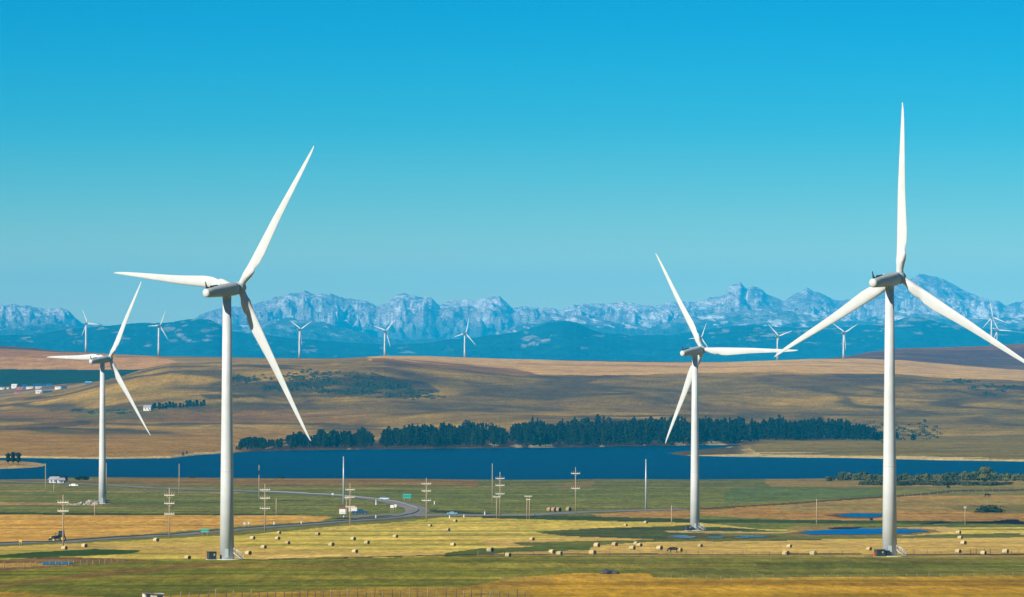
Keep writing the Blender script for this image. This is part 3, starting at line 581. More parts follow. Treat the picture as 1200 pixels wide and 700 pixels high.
# ------------------------------------------------------------------ utility poles
wood = mat('pole_wood', (.34, .25, .15), .8, .15, 1.5); armw = mat('crossarm_pale', (.55, .50, .38), .7, .1, 1.5); ins = mat('insulator', (.25, .3, .33), .3)
GP = 'wooden utility poles with crossarms'
def pole(px_, by, ty, arms, label, r=.23, m=wood, cat='utility pole', group=GP, armw_px=10, name='utility_pole'):
    p = G(px_, by); sc_ = p.y/F; h = (by-ty)*sc_
    t = empty(name, p, label, cat, group)
    MB().lathe([(-1, r), (h*.5, r*.88), (h, r*.62)], 10).build('pole', m, t)
    for ay in arms:
        zz_ = (by-ay)*sc_; hw = armw_px*.5*sc_
        MB().box(-hw, -.34, zz_-.16, hw, -.10, zz_+.16, .03).build('crossarm', armw, t)
        for q in (-.92, -.45, .45, .92):
            MB().lathe([(0, .09), (.18, .14), (.3, .09), (.42, .13), (.5, .04)], 8, TX(hw*q, -.22, zz_+.19)).build('insulator', ins, t)
        b = MB(); b.bar((-hw*.55, -.22, zz_-.2), (0, -.2, zz_-1.1), .04); b.bar((hw*.55, -.22, zz_-.2), (0, -.2, zz_-1.1), .04); b.build('brace', steelm, t)
    return t
pole(74, 641, 580, [589, 599], 'crossarm pole beside the dark tractor at far left, a bale at its foot', armw_px=13)
pole(198.5, 631, 572, [580.5, 590, 602.5], 'three-arm pole by the road left of the green road sign', armw_px=12)
pole(310.5, 624, 567.5, [574.3, 584, 596], 'three-arm pole by the road just right of the left tall turbine', armw_px=12)
pole(410.3, 616.5, 566, [574, 582.7, 594], 'three-arm pole in front of the blue pickup near the road bend', armw_px=11)
pole(499.7, 611.5, 560, [567, 575.4, 586.5], 'three-arm pole at the right side of the road bend', armw_px=11)
pole(586, 606, 553.5, [561, 569, 579], 'three-arm pole right beside the tall armless pole on the side road', armw_px=10.5)
pole(674.5, 602.5, 548, [555.2, 572.6], 'tall two-arm pole by the side road right of the four brown bales', armw_px=10.5)
pole(406.2, 605, 583, [583], 'short pole left of the blue pickup behind the three-arm pole', r=.2, armw_px=5)
pole(582, 607, 581.5, [582], 'short pole close left of the side road three-arm pole', r=.22, armw_px=9)
pole(1131, 615, 592, [594.5], 'lone pole by the dark ditch right of the tallest turbine', r=.2, armw_px=3)
GA = 'plain wooden poles without arms'
for a in [(53.4, 576.5, 543, 'plain pole at the lake shore beside the grey farmhouse'), (63.3, 577, 566, 'short plain pole in front of the grey farmhouse'), (124.6, 578, 543, 'plain pole just right of the leftmost large turbine tower'), (210, 582, 543.5, 'plain pole between the leftmost large turbine and the left tall turbine'), (303.6, 587, 545, 'plain pole right of the left tall turbine at the far road'), (323.8, 604, 584, 'short plain pole at the edge of the golden stubble field'), (577, 592, 543, 'tall plain pole left of the three-arm pole on the side road'), (787, 614, 592, 'short plain pole left of the turbine behind the bales'), (957, 614, 584, 'lone plain pole left of the blue pond'), (111, 604, 586, 'short thin pole in front of the rock heap')]:
    pole(a[0], a[1], a[2], [], a[3], r=.24, group=GA)
pole(402.6, 591.5, 535, [], 'tall pale steel pole left of the road bend', r=.42, m=steelm, group='tall steel poles', name='steel_pole', cat='pole')
pole(757, 597.3, 538, [], 'tall pale steel pole left of the turbine behind the bales', r=.42, m=steelm, group='tall steel poles', name='steel_pole', cat='pole')
t = empty('double_pole', G(619, 608), 'small twin pole with two short crossarms right of the tall armless pole', 'utility pole', GP)
s_ = float(depth_near(608))/F
for q in (-1.5, 1.5): MB().lathe([(-1, .2), (27*s_, .15)], 8, TX(q*s_, 0, 0)).build('pole', wood, t)
for a, hw in ((26.5, 4.5), (22.5, 2.5)): MB().box(-hw*s_, -.3, a*s_-.16, hw*s_, -.08, a*s_+.16).build('crossarm', armw, t)
# ------------------------------------------------------------------ bales
straw = mat('straw_bale', (.60, .49, .27), .95, .22, 2.2, .05, bump=.6); strawold = mat('old_straw', (.3, .21, .11), .95, .25, 2.)
endm = mat('bale_end_shade', (.17, .13, .07), .95, .3, 5.)  # straw darkened so the bale ends carry their shade in the colour
def bale_me(m, name):
    b = MB(); n = 26; vs = []; prof = [(-.74, .80), (-.70, .87), (-.5, .90), (-.2, .905), (.1, .90), (.4, .905), (.70, .87), (.74, .80)]
    for z_, r_ in prof:
        for i in range(n):
            a = 2*math.pi*i/n; rr = r_*(1+.02*random.uniform(-1, 1)); zz_ = rr*math.sin(a)
            if zz_ < 0: zz_ *= .93
            vs.append((z_, rr*math.cos(a), zz_+.82))
    fs = [(k*n+i, k*n+(i+1) % n, (k+1)*n+(i+1) % n, (k+1)*n+i) for k in range(len(prof)-1) for i in range(n)]
    b.add(vs, fs, True); return b.build(name, m, link=False).data
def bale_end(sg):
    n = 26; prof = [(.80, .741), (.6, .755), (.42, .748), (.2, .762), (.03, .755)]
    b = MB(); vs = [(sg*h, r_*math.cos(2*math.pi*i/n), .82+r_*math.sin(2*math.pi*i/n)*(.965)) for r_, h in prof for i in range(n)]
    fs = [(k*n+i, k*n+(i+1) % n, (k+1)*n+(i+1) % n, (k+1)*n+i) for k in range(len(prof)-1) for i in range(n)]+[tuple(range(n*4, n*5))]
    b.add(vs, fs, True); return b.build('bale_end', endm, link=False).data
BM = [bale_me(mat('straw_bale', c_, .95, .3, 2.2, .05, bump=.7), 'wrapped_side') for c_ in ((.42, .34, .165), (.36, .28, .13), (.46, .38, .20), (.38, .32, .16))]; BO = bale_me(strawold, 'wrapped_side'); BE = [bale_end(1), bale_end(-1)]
bales = [(75.5, 641.8, 'at the foot of the pole by the dark tractor'), (99, 639.5, 'right of the dark tractor below the road'), (183, 632.5, 'left of the second crossarm pole beside the road'), (220, 653, 'left of the dark green transformer box'), (291, 647.7, 'just right of the left tall turbine stairs'), (296, 630.5, 'right of the left tall turbine tower below the road'),
 (309, 640.5, 'below the foot of the pole right of the left tall turbine'), (327, 624.0, 'nearest the road right of the left tall turbine, above another bale'), (325.5, 630.7, 'directly below the one nearest the road'), (337, 635.6, 'leftish of a sloping line of three below the road'), (372.5, 625, 'alone just below the road left of the bend'), (388.5, 637.5, 'below and right of the lone roadside bale'), (414, 631.2, 'below the foot of the pole by the blue pickup'), (416, 645.7, 'lowest on the pale strip at the green edge'), (430, 635, 'right of two others below the blue pickup'), (463.5, 628.3, 'halfway between the blue pickup pole and the bend pole'), (504, 615, 'touching the foot of the pole at the road bend'), (525, 620.5, 'with a dark end right of the bend pole'), (533.5, 609.6, 'closest to the side road right of the bend'), (531, 637.5, 'pale, alone above the green hollow'), (574.5, 645.3, 'in the straw strip below the side road poles'), (595.5, 650.5, 'small dark one by the dirt track left of centre'),
 (623.5, 631.2, 'alone right of the twin pole'), (647, 646.7, 'left one of the pair above the dirt track'), (656, 648.7, 'right one of the pair above the dirt track'), (699.5, 639.3, 'left end of the row above the dirt track'), (694.5, 648, 'beside the dirt track below the left end of the row'), (720.5, 637.5, 'second in the row left of the steel pole foot'), (741, 642, 'below a touching pair near the middle'), (745.6, 636.6, 'left one of a touching pair'), (749.5, 638.2, 'right one of a touching pair'), (773, 642, 'left of the black cow'), (796.3, 645.2, 'immediately right of the black cow'), (820.5, 639, 'below the base of the turbine behind the bales'), (733.2, 614.5, 'far one above the green hollow'), (756.8, 611.3, 'far domed one below the steel pole'),
 (925, 639.2, 'alone between the two right turbines'), (921, 648.3, 'low by the dirt track between the two right turbines'), (953, 648.2, 'half hidden by the dark hedge line'), (1018.5, 643, 'left of the tallest turbine base'), (1123.3, 623.7, 'farthest of the four right of the pond'), (1125.2, 629.8, 'second farthest of the four right of the pond'), (1129.2, 636.3, 'third of the four right of the pond, dark end showing'), (1123, 645.5, 'nearest of the four right of the pond'), (1152.5, 648.6, 'low in the verge right of the tallest turbine'), (1178.5, 645.7, 'near the right picture edge with a dark end')]
for i, (bx, by_, lb) in enumerate(bales):
    t = empty('straw_bale', G(bx, by_+2.2, -.05), 'round straw bale '+lb, 'bale', 'round straw bales on the field', R(random.uniform(-50, -34)))
    k = random.uniform(.80, 1.0); t.scale = (k*.95, k*.80, k*random.uniform(.68, .78))
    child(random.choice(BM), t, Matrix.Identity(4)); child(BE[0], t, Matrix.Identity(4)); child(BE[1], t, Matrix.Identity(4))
for i, (bx, by_, lb) in enumerate([(644, 597.6, 'leftmost of the four'), (649, 597.8, 'second from left of the four'), (654.5, 597.8, 'third from left of the four'), (666.3, 597, 'set apart at the right of the four')]):
    t = empty('old_bale', G(bx, by_+1.8, -.05), 'weathered brown bale above the side road, '+lb, 'bale', 'weathered brown bales', R(-42)); t.scale = (1.15, 1.15, 1.15)
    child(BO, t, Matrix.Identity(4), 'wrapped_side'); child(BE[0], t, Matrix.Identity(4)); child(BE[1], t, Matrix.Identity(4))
# ------------------------------------------------------------------ vehicles
tyre = mat('tyre_rubber', (.02, .02, .022), .8, .2, 2.); rimm = mat('wheel_rim', (.4, .4, .4), .4, .1, 2., .5, .5); glass = mat('dark_glass', (.03, .05, .07), .12, .1, 1., .6)
def wheel(parent, x_, y_, r_, w_, rim=rimm):
    w = MB().lathe([(-w_/2, r_*.7), (-w_/2+.03, r_*.95), (-w_/4, r_), (w_/4, r_), (w_/2-.03, r_*.95), (w_/2, r_*.7)], 18, RX(math.pi/2)).build('wheel', tyre, parent); w.location = (x_, y_, r_)
    MB().lathe([(-w_/2-.02, r_*.55), (w_/2+.02, r_*.55)], 14, RX(math.pi/2)).build('rim', rim, w)
def prism(b, prof, y0, y1, yt=None):
    n = len(prof); k = yt or [0]*n
    b.add([(p[0], y0+k[i], p[1]) for i, p in enumerate(prof)]+[(p[0], y1-k[i], p[1]) for i, p in enumerate(prof)], [tuple(range(n)), tuple(range(2*n-1, n-1, -1))]+[(i, i+n, (i+1) % n+n, (i+1) % n) for i in range(n)]); return b
def pickup(p, rz, paint_, label, sc_=1.0, name='pickup_truck', cat='pickup truck'):
    t = empty(name, p, label, cat, None, rz); t.scale = (sc_,)*3
    prism(MB(), [(-2.8, .5), (2.7, .5), (2.8, .8), (2.75, 1.15), (1.5, 1.25), (-.95, 1.25), (-.95, 1.2), (-2.75, 1.2)], -.95, .95, [0, 0, .06, .1, .04, .04, .04, .04]).build('body', paint_, t)
    prism(MB(), [(-.9, 1.253), (1.5, 1.253), (.8, 1.86), (-.75, 1.9)], -.9, .9, [0, 0, .18, .18]).build('cab', paint_, t)
    g = MB()
    for s_ in (-1, 1): g.add([(-.7, s_*.86, 1.32), (1.15, s_*.86, 1.32), (.75, s_*.77, 1.76), (-.65, s_*.77, 1.8)], [(0, 1, 2, 3) if s_ < 0 else (3, 2, 1, 0)])
    g.add([(1.46, -.75, 1.32), (1.46, .75, 1.32), (.86, .65, 1.84), (.86, -.65, 1.84)], [(0, 1, 2, 3)]); g.build('window', glass, t)
    for x_ in (-1.75, 1.75):
        for y_ in (-.86, .86): wheel(t, x_, y_, .42, .28)
    for s_ in (-.68, .68): MB().box(2.74, s_-.16, .82, 2.83, s_+.16, 1.0).build('headlight', lgt, t)
    return t
pickup(G(421.5, 603.4, .3), R(8), mat('navy_paint', (.02, .07, .13), .35, .1, 1., .5), 'dark blue pickup truck on the side track behind the three-arm pole', 1.18)
pickup(G(530, 604.4, .3), R(175), mat('pale_blue_paint', (.12, .3, .42), .35, .1, 1., .5), 'small pale blue pickup on the side road right of the bend', .75)
pickup(G(86.5, 571.0, .1), R(170), mat('white_paint', (.7, .68, .64), .4, .06, 1.), 'white pickup parked in the field right of the grey farmhouse', .9)
def car(p, rz, paint_, label):
    t = empty('parked_car', p, label, 'car', None, rz)
    prism(MB(), [(-2.1, .35), (2.1, .35), (2.2, .6), (2.1, .85), (1.1, .95), (-1.7, 1.0), (-2.15, .9)], -.85, .85, [0, 0, .05, .1, .05, .05, .05]).build('body', paint_, t)
    prism(MB(), [(-1.7, 1.003), (1.1, .96), (.4, 1.42), (-1.1, 1.45)], -.8, .8, [0, 0, .18, .18]).build('cabin', glass, t)
    prism(MB(), [(-1.1, 1.455), (.4, 1.425), (.3, 1.47), (-1.0, 1.49)], -.62, .62).build('roof', paint_, t)
    for x_ in (-1.3, 1.35):
        for y_ in (-.76, .76): wheel(t, x_, y_, .32, .2)
    return t
car(G(450.5, 587.0, .3), R(-6), mat('silver_paint', (.45, .55, .6), .3, .05, 1., .5), 'small silver car on the far side of the road bend')
# tractor facing left
tr = empty('tractor', G(69.5, 636.6, .35), 'dark tractor with a yellow front on the road behind the leftmost crossarm pole', 'tractor', None, R(184)); tr.scale = (1.12,)*3
black = mat('black_paint', (.022, .026, .03), .45, .15, 1.); yel = mat('yellow_paint', (.6, .42, .05), .5, .1, 1.)
prism(MB(), [(-1.5, .8), (2.0, .75), (2.05, 1.55), (.4, 1.75), (-1.5, 1.7)], -.5, .5, [0, 0, .08, .05, 0]).build('body', black, tr)
prism(MB(), [(-1.5, 1.703), (.35, 1.755), (.15, 2.75), (-1.3, 2.75)], -.75, .75, [0, 0, .12, .12]).build('cab', glass, tr)
MB().box(-1.45, -.72, 2.753, .25, .72, 2.9, .04).build('roof', black, tr)
MB().box(2.06, -.45, .55, 2.6, .45, 1.35, .05).build('front_weight', yel, tr)
for y_ in (-.95, .95): wheel(tr, -.9, y_, .88, .5, yel)
for y_ in (-.8, .8): wheel(tr, 1.55, y_, .55, .35, yel)
MB().bar((1.0, .3, 1.7), (1.0, .3, 2.5), .05).build('exhaust', darkm, tr)
ld = MB(); 
for y_ in (-.6, .6): ld.bar((-.3, y_, 1.6), (2.6, y_, .9), .09)
ld.bar((2.6, -.9, .7), (2.6, .9, .7), .3); ld.build('loader_arm', black, tr)
# trailer with orange top, notice board, road signs
whm = mat('white_sheet_metal', (.68, .66, .62), .5, .06, 1.)
t = empty('site_trailer', G(413.6, 601.6, .2), 'small white trailer with an orange top left of the dark blue pickup', 'trailer', None, R(5))
MB().box(-1.7, -.9, .55, 1.7, .9, 2.3, .08).build('body', whm, t); MB().box(-1.75, -.95, 2.303, 1.75, .95, 2.9, .1, None, .92, .9).build('orange_top', orange, t)
for y_ in (-.85, .85): wheel(t, 0, y_, .35, .22)
MB().bar((1.7, 0, .6), (2.7, 0, .5), .07).build('drawbar', darkm, t)
mar = mat('maroon_paint', (.2, .05, .05), .6)
t = empty('notice_board', G(401.3, 606.2), 'white roadside board with a dark red top left of the trailer', 'sign', None)
MB().box(-1.25, -.06, 1.5, 1.25, .06, 3.5, .03).build('panel', whm, t); MB().box(-1.35, -.12, 3.503, 1.35, .12, 4.2, .03).build('top_panel', mar, t)
for q in (-.8, .8): MB().bar((q, .12, -.5), (q, .12, 3.6), .09).build('post', wood, t)
MB().box(-.9, -.075, 2.0, .9, -.063, 2.25).build('stripe', steelm, t)
sgreen = mat('sign_green', (.01, .28, .20), .5, .06, 1.)
def roadsign(px_, by, cy, wpx, hpx, m, label, cat='road sign', border=True):
    p = G(px_, by); s_ = p.y/F; t = empty('road_sign', p, label, cat, 'road signs')
    z0 = (by-cy-hpx/2)*s_; z1 = z0+hpx*s_; w_ = wpx*s_/2
    MB().box(-w_, -.05, z0, w_, .05, z1, .04).build('panel', m, t)
    if border:
        e = .12; f = MB(); f.box(-w_+e, -.062, z0+e, w_-e, -.053, z0+e+.08); f.box(-w_+e, -.062, z1-e-.08, w_-e, -.053, z1-e); f.build('border', lgt, t)
    for q in ((-.6, .6) if wpx > 3 else (0,)): MB().bar((w_*q, .1, -.6), (w_*q, .1, z1-.1), .09).build('post', wood, t)
    return t
roadsign(477, 588.5, 582, 10, 5, sgreen, 'large green road sign standing beyond the road bend')
roadsign(240, 627.5, 621.2, 9.5, 4, sgreen, 'green road sign by the road left of the left tall turbine')
roadsign(24, 640, 634.3, 3.6, 3, yel, 'small yellow road sign at the far left of the road', border=False)
roadsign(459.5, 601, 593.5, 4.2, 3.4, whm, 'left-hand small white sign inside the road bend', border=False)
roadsign(463.5, 599.5, 592.5, 2.6, 3.2, whm, 'right-hand small white sign inside the road bend', border=False)
roadsign(286.5, 619.5, 613.5, 2.4, 3, lgt, 'left one of the small pale signs right of the left tall turbine', border=False)
roadsign(291.5, 618.8, 613.2, 2.0, 2.6, lgt, 'right one of the small pale signs right of the left tall turbine', border=False)
roadsign(389.8, 582.5, 579.3, 2.6, 2.2, lgt, 'small pale sign on the far road left of the steel pole', border=False)
for k, (a, b_, h_, lb) in enumerate([(353, 615, 4.5, 'on the road left of the notice board'), (402.6, 607, 3, 'at the foot of the notice board'), (440.3, 607.3, 4, 'on the near side of the road inside the bend'), (321, 614.5, 3.5, 'left on the near road beyond the left tall turbine'), (509, 591, 4, 'right of the bend pole'), (568, 604.8, 5, 'left of the tall armless pole'), (627, 607.8, 5, 'right of the twin pole'), (526.8, 606.8, 3, 'below the pale blue pickup'), (543.5, 606, 3, 'right of the pale blue pickup'), (440.5, 591.8, 6, 'on the grass inside the far side of the bend')]):
    p = G(a, b_); s_ = p.y/F
    t = empty('marker_post', p, 'short white marker post '+lb, 'marker post', 'white marker posts')
    MB().box(-.22, -.12, -.3, .22, .12, h_*s_, .04).build('post', whm, t); MB().box(-.225, -.135, h_*s_*.7, .225, -.123, h_*s_*.85).build('reflector', steelm, t)
# ------------------------------------------------------------------ cow
cowm = mat('black_hide', (.022, .017, .014), .7, .2, 3.)
def animal(p, label, rz, sc_=1.):
    me = bpy.data.meshes.new('cow')
    V = [((0, 0, 1.05), .36), ((-.55, 0, 1.1), .34), ((-.95, 0, 1.12), .27), ((.5, 0, 1.05), .35), ((.85, 0, 1.15), .27), ((1.2, 0, .95), .17), ((1.4, 0, .62), .14), ((1.5, 0, .36), .09)]
    E = [(0, 1), (1, 2), (0, 3), (3, 4), (4, 5), (5, 6), (6, 7)]
    for sx, root in ((-.8, 1), (.6, 3)):
        for sy in (-.2, .2):
            n = len(V); k = -.1 if sx < 0 else .03
            V += [((sx, sy, .78), .16), ((sx+k, sy, .45), .075), ((sx, sy, .05), .065)]; E += [(root, n), (n, n+1), (n+1, n+2)]
    n = len(V); V += [((-1.2, 0, 1.05), .05), ((-1.25, 0, .5), .05)]; E += [(2, n), (n, n+1)]
    n = len(V); V += [((1.35, .2, .78), .035), ((1.35, -.2, .78), .035)]; E += [(6, n), (6, n+1)]
    me.from_pydata([v[0] for v in V], E, []); o = bpy.data.objects.new('cow', me); C.objects.link(o)
    md = o.modifiers.new('s', 'SKIN')
    if not me.skin_vertices: me.skin_vertices.new()
    for i, v in enumerate(V): me.skin_vertices[0].data[i].radius = (v[1], v[1]); 
    me.skin_vertices[0].data[0].use_root = True
    sb = o.modifiers.new('d', 'SUBSURF'); sb.levels = 2; sb.render_levels = 2; me.materials.append(cowm)
    dg = bpy.context.evaluated_depsgraph_get(); m2 = bpy.data.meshes.new_from_object(o.evaluated_get(dg)); o.modifiers.clear(); o.data = m2; m2.polygons.foreach_set('use_smooth', [True]*len(m2.polygons))
    if not m2.materials: m2.materials.append(cowm)
    o.location = p; o.rotation_euler = (0, 0, rz); o.scale = (sc_,)*3
    return tag(o, label, 'cow')
animal(G(789, 648.6, .02), 'black cow grazing beside a bale below the turbine behind the bales', R(170), 1.05)
tag(animal(G(1157, 583.2, .02), 'tiny dark cow alone in the far right pasture', R(20), 1.3), group='grazing cows')
tag(animal(G(1111, 573.6, .02), 'tiny dark cow by the dark brown line below the right shrubs', R(60), 1.3), group='grazing cows')
tag(animal(G(1021, 611.0, .02), 'tiny dark cow between the small pond and the blue pond', R(60), .9), group='grazing cows')
# ------------------------------------------------------------------ shed, rock heaps
t = empty('small_shed', G(179.5, 702.0, -.1), 'small weathered white shed cut off by the bottom edge', 'shed', None, R(14))
wsh = mat('weathered_white_boards', (.55, .52, .45), .85, .25, 2.5)
b = MB(); b.box(-1.75, -1.1, 0, 1.75, 1.1, 1.35); b.build('wall', wsh, t)
prism(MB(), [(-2.0, 1.5), (-1.9, 1.38), (2.0, 1.1), (2.0, 1.22)], -1.35, 1.35).build('roof', mat('grey_roofing', (.16, .15, .14), .8, .25, 2.), t); 
MB().box(-1.45, -1.13, .1, -.75, -1.103, 1.2).build('door', darkm, t); MB().box(.5, -1.13, .4, 1.5, -1.103, 1.0).build('window', darkm, t)
rockd = mat('dark_rock', (.05, .052, .058), .9, .4, 1.2, bump=.5); rockg = mat('grey_rock', (.30, .27, .24), .9, .35, .8, bump=.5)
def heap(p, L_, H_, n, m, label, name='rock_heap', d_=1.2):
    t = empty(name, p, label, 'rocks', None)
    b = MB()
    for k in range(n):
        u = random.uniform(-1, 1); hh_ = H_*(1-u*u)*random.uniform(.3, 1); r_ = random.uniform(.35, .6)*H_
        n1_, n2_ = 8, 5; vs = []; off = (u*L_/2, random.uniform(-d_, d_), max(.1, hh_-r_*.6)); sx, sy, sz = random.uniform(.8, 1.5), random.uniform(.7, 1.2), random.uniform(.5, .9)
        for i in range(n2_+1):
            for j in range(n1_):
                a, c_ = 2*math.pi*j/n1_, math.pi*i/n2_; q = r_*random.uniform(.8, 1.15)
                vs.append((off[0]+q*sx*math.cos(a)*math.sin(c_), off[1]+q*sy*math.sin(a)*math.sin(c_), off[2]+q*sz*math.cos(c_)))
        b.add(vs, [(i*n1_+j, (i+1)*n1_+j, (i+1)*n1_+(j+1) % n1_, i*n1_+(j+1) % n1_) for i in range(n2_) for j in range(n1_)])
    b.build('stones', m, t); return t
heap(G(714.5, 673.4), 3.8, 1.15, 26, rockd, 'heap of dark rocks on the golden grass patch in the foreground'); 
for a, b_, l_, h_, lb in [(81.5, 592.2, 3.2, .8, 'small flat grey rock heap at the left end of the dirt track row'), (94, 592, 4.5, 1.5, 'grey rock heap, second one left of the leftmost large turbine'), (104.5, 591.8, 4.2, 2.3, 'tallest grey rock heap left of the leftmost large turbine'), (112, 592.2, 3, 1.9, 'grey rock heap nearest to the leftmost large turbine')]:
    heap(G(a, b_), l_, h_, 14, rockg, lb)['group'] = 'grey rock heaps'
# ------------------------------------------------------------------ fences
post_m = mat('fence_post_wood', (.12, .09, .06), .9, .3, 1.5); post_p = mat('fence_post_pale', (.26, .22, .15), .9, .2, 1.5); wirem = mat('fence_wire', (.2, .19, .17), .5)
def fence(pts, spacing, h_, label, r_=.07, m=post_m):
    pts = np.array(pts, float); xs = []; u = pts[0, 0]
    while u < pts[-1, 0]: xs.append(u); u += spacing*random.uniform(.82, 1.18)
    ps = [G(a, float(np.interp(a, pts[:, 0], pts[:, 1]))) for a in xs]; o0 = ps[0].copy()
    t = empty('wire_fence', o0, label, 'fence', 'wire fences')
    w = MB()
    if len(ps) > 98: ps = ps[:98]
    for i, p in enumerate(ps):
        hh_ = h_*random.uniform(.7, 1.25); q = p-o0; mm = post_p if random.random() < .3 else m
        MB().lathe([(-.4, r_), (hh_*.95, r_*.9), (hh_, r_*.6)], 7, TX(*q) @ RX(random.uniform(-.05, .05)) @ RY(random.uniform(-.06, .06))).build('post', mm, t)
        if i:
            for hz_ in (.35, .7, 1.0): w.bar(ps[i-1]-o0+Vector((0, -r_, hz_*h_*.9)), q+Vector((0, -r_, hz_*h_*.9)), .008, None, 3)
    w.build('wire', wirem, t)
fence([(200, 702), (300, 700.5), (450, 700), (560, 700), (620, 701.5)], 10.5, 1.45, 'wire fence of dark wooden posts along the bottom edge of the picture', .09)
fence([(590, 681), (700, 680), (760, 679.5), (870, 679.2), (960, 678), (1120, 676.5), (1215, 675.5)], 14, 1.0, 'low wire fence where the golden grass meets the green band at right', .055, post_p)
fence([(-10, 667), (40, 664), (90, 662.8), (150, 659.5)], 7, 1.3, 'wire fence in front of the grey puddle at far left', .09, post_p)
fence([(560, 651), (700, 651), (900, 651.2), (1020, 651.4)], 17, 1.1, 'wire fence along the dirt track left of the tallest turbine', .07)
fence([(1062, 650.6), (1130, 650.4), (1215, 650.2)], 8, 1.2, 'wire fence along the dirt track right of the tallest turbine', .07)
fence([(1060, 582), (1090, 580), (1150, 577), (1210, 573)], 9, 1.4, 'far wire fence across the pasture at right', .1, post_p)
# ------------------------------------------------------------------ trees
def leafmat(name, c1, c2):
    m = bpy.data.materials.new(name); m.use_nodes = True; nt = m.node_tree; b = nt.nodes['Principled BSDF']; b.inputs['Roughness'].default_value = .8; b.inputs['Specular IOR Level'].default_value = .1
    tc = nt.nodes.new('ShaderNodeTexCoord'); n = nt.nodes.new('ShaderNodeTexNoise'); n.inputs['Scale'].default_value = .45; n.inputs['Detail'].default_value = 4
    oi = nt.nodes.new('ShaderNodeObjectInfo'); nt.links.new(tc.outputs['Object'], n.inputs['Vector'])
    mx = nt.nodes.new('ShaderNodeMix'); mx.data_type = 'RGBA'; mx.inputs[6].default_value = c1+(1,); mx.inputs[7].default_value = c2+(1,)
    ad = nt.nodes.new('ShaderNodeMath'); ad.operation = 'ADD'; nt.links.new(n.outputs['Fac'], ad.inputs[0]); ml = nt.nodes.new('ShaderNodeMath'); ml.operation = 'MULTIPLY_ADD'; ml.inputs[1].default_value = .8; ml.inputs[2].default_value = -.4; nt.links.new(oi.outputs['Random'], ml.inputs[0]); nt.links.new(ml.outputs[0], ad.inputs[1])
    nt.links.new(ad.outputs[0], mx.inputs[0]); nt.links.new(mx.outputs[2], b.inputs['Base Color']); return m
dark_leaf = leafmat('conifer_foliage', (.003, .009, .005), (.013, .028, .011)); shrub_leaf = leafmat('shrub_foliage', (.025, .045, .015), (.11, .11, .03)); bark = mat('bark', (.09, .07, .05), .9)
def crown_geo(b, H_, wid, kind, nl, base=(0, 0, 0), sz=1.):
    for _ in range(nl):
        t_ = random.random()**.8 if kind == 'cone' else random.random()
        zz_ = H_*(.1+.9*t_)
        rr = wid*((1-t_)**.75*.95+.05) if kind == 'cone' else wid*math.sqrt(max(0, 1-(2*t_-1)**2*.95))*(.9+.3*math.sin(t_*9))
        a = random.random()*6.283; q = rr*math.sqrt(random.uniform(.25, 1.))*random.uniform(.8, 1.15)
        c = Vector((base[0]+q*math.cos(a), base[1]+q*math.sin(a), base[2]+zz_))
        s1 = sz*random.uniform(.6, 1.25); n_ = Vector((math.cos(a)+random.uniform(-.7, .7), math.sin(a)+random.uniform(-.7, .7), random.uniform(-.3, 1))).normalized()
        u = n_.orthogonal().normalized(); v = n_.cross(u); ang = random.random()*6.28; u, v = u*math.cos(ang)+v*math.sin(ang), v*math.cos(ang)-u*math.sin(ang)
        b.add([c+u*s1, c+v*s1*.7, c-u*s1*.9, c-v*s1*.8], [(0, 1, 2, 3)])
def tree_me(H_, wid, kind, nl, sz, m, name):
    b = MB(); b.bar((0, 0, -1), (0, 0, H_*.8), .3, .08, 6); crown_geo(b, H_, wid, kind, nl, sz=sz)
    return b.build(name, m, link=False).data
CON = [tree_me(15+2*i, 3.0+.4*(i % 3), 'cone' if i % 3 else 'oval', 330, .8, dark_leaf, 'shore_tree') for i in range(6)]
spots = []
_N = 9000; _a = np.where(rng.random(9000) < .11, rng.uniform(212, 305, 9000), rng.uniform(264, 1110, 9000)); _dd = 58*F/(shore_far(np.minimum(_a, 866))-HZ)+(6+30*(vnoise(_a/9, _a*0, 3)>.55))+rng.random(_N)**1.3*620
_dd = np.where(_a > 890, rng.uniform(5480, 6000, _N), _dd); _x = (_a-600)*_dd/F; _z = terrain(_x, _dd)
for a, dd, xx, z_ in zip(_a, _dd, _x, _z):
    if len(spots) >= 1300: break
    if a > 1030 and random.random() < .8: continue
    if 430 < a < 450 and random.random() < .7: continue
    if 590 < a < 604 and random.random() < .75: continue
    yb = HZ-(z_-ZC)*F/dd; hpx = random.choice((random.uniform(10, 17), random.uniform(16, 28), random.uniform(16, 28)))*(1.0 if a < 1030 else .6)*(1 if a > 330 else .65 if a > 270 else .4); tp = topl(a)-2+random.uniform(-3.5, 3)+11*max(0, float(fbm(np.array([a/13.]), np.array([2.]), 2, 11)[0])+.1)
    if yb-hpx < tp-1: hpx = yb-tp
    if hpx < (3.5 if a < 300 else 6) or hpx > 30: continue
    spots.append((dd, a, Vector((xx, dd, z_)), hpx*dd/F))
spots.sort(key=lambda s_: s_[0]-s_[3]*25)
for dd, a, p, h_ in spots[:296]:
    me = random.choice(CON); o = bpy.data.objects.new('shore_tree', me); C.objects.link(o); o.location = p
    Hm = me.vertices[0].co.z and max(15, 1); Hm = {c: 15+2*i for i, c in enumerate(CON)}[me]; k = h_/Hm; kw = max(k, .6 if a > 300 else .35)*random.uniform(.85, 1.3); o.scale = (kw, kw, k); o.rotation_euler = (0, 0, random.random()*6.28)
    tag(o, 'dark evergreen tree in the dense wood along the far lake shore', 'tree', 'dark trees of the far shore wood')
b = MB()
for dd, a, p, h_ in spots[296:]:
    crown_geo(b, h_, 3.2, random.choice(['cone', 'oval']), 90, p, 1.2)
tag(b.build('far_wood', dark_leaf), 'dense dark wood behind the shore trees', 'wood', kind='stuff')
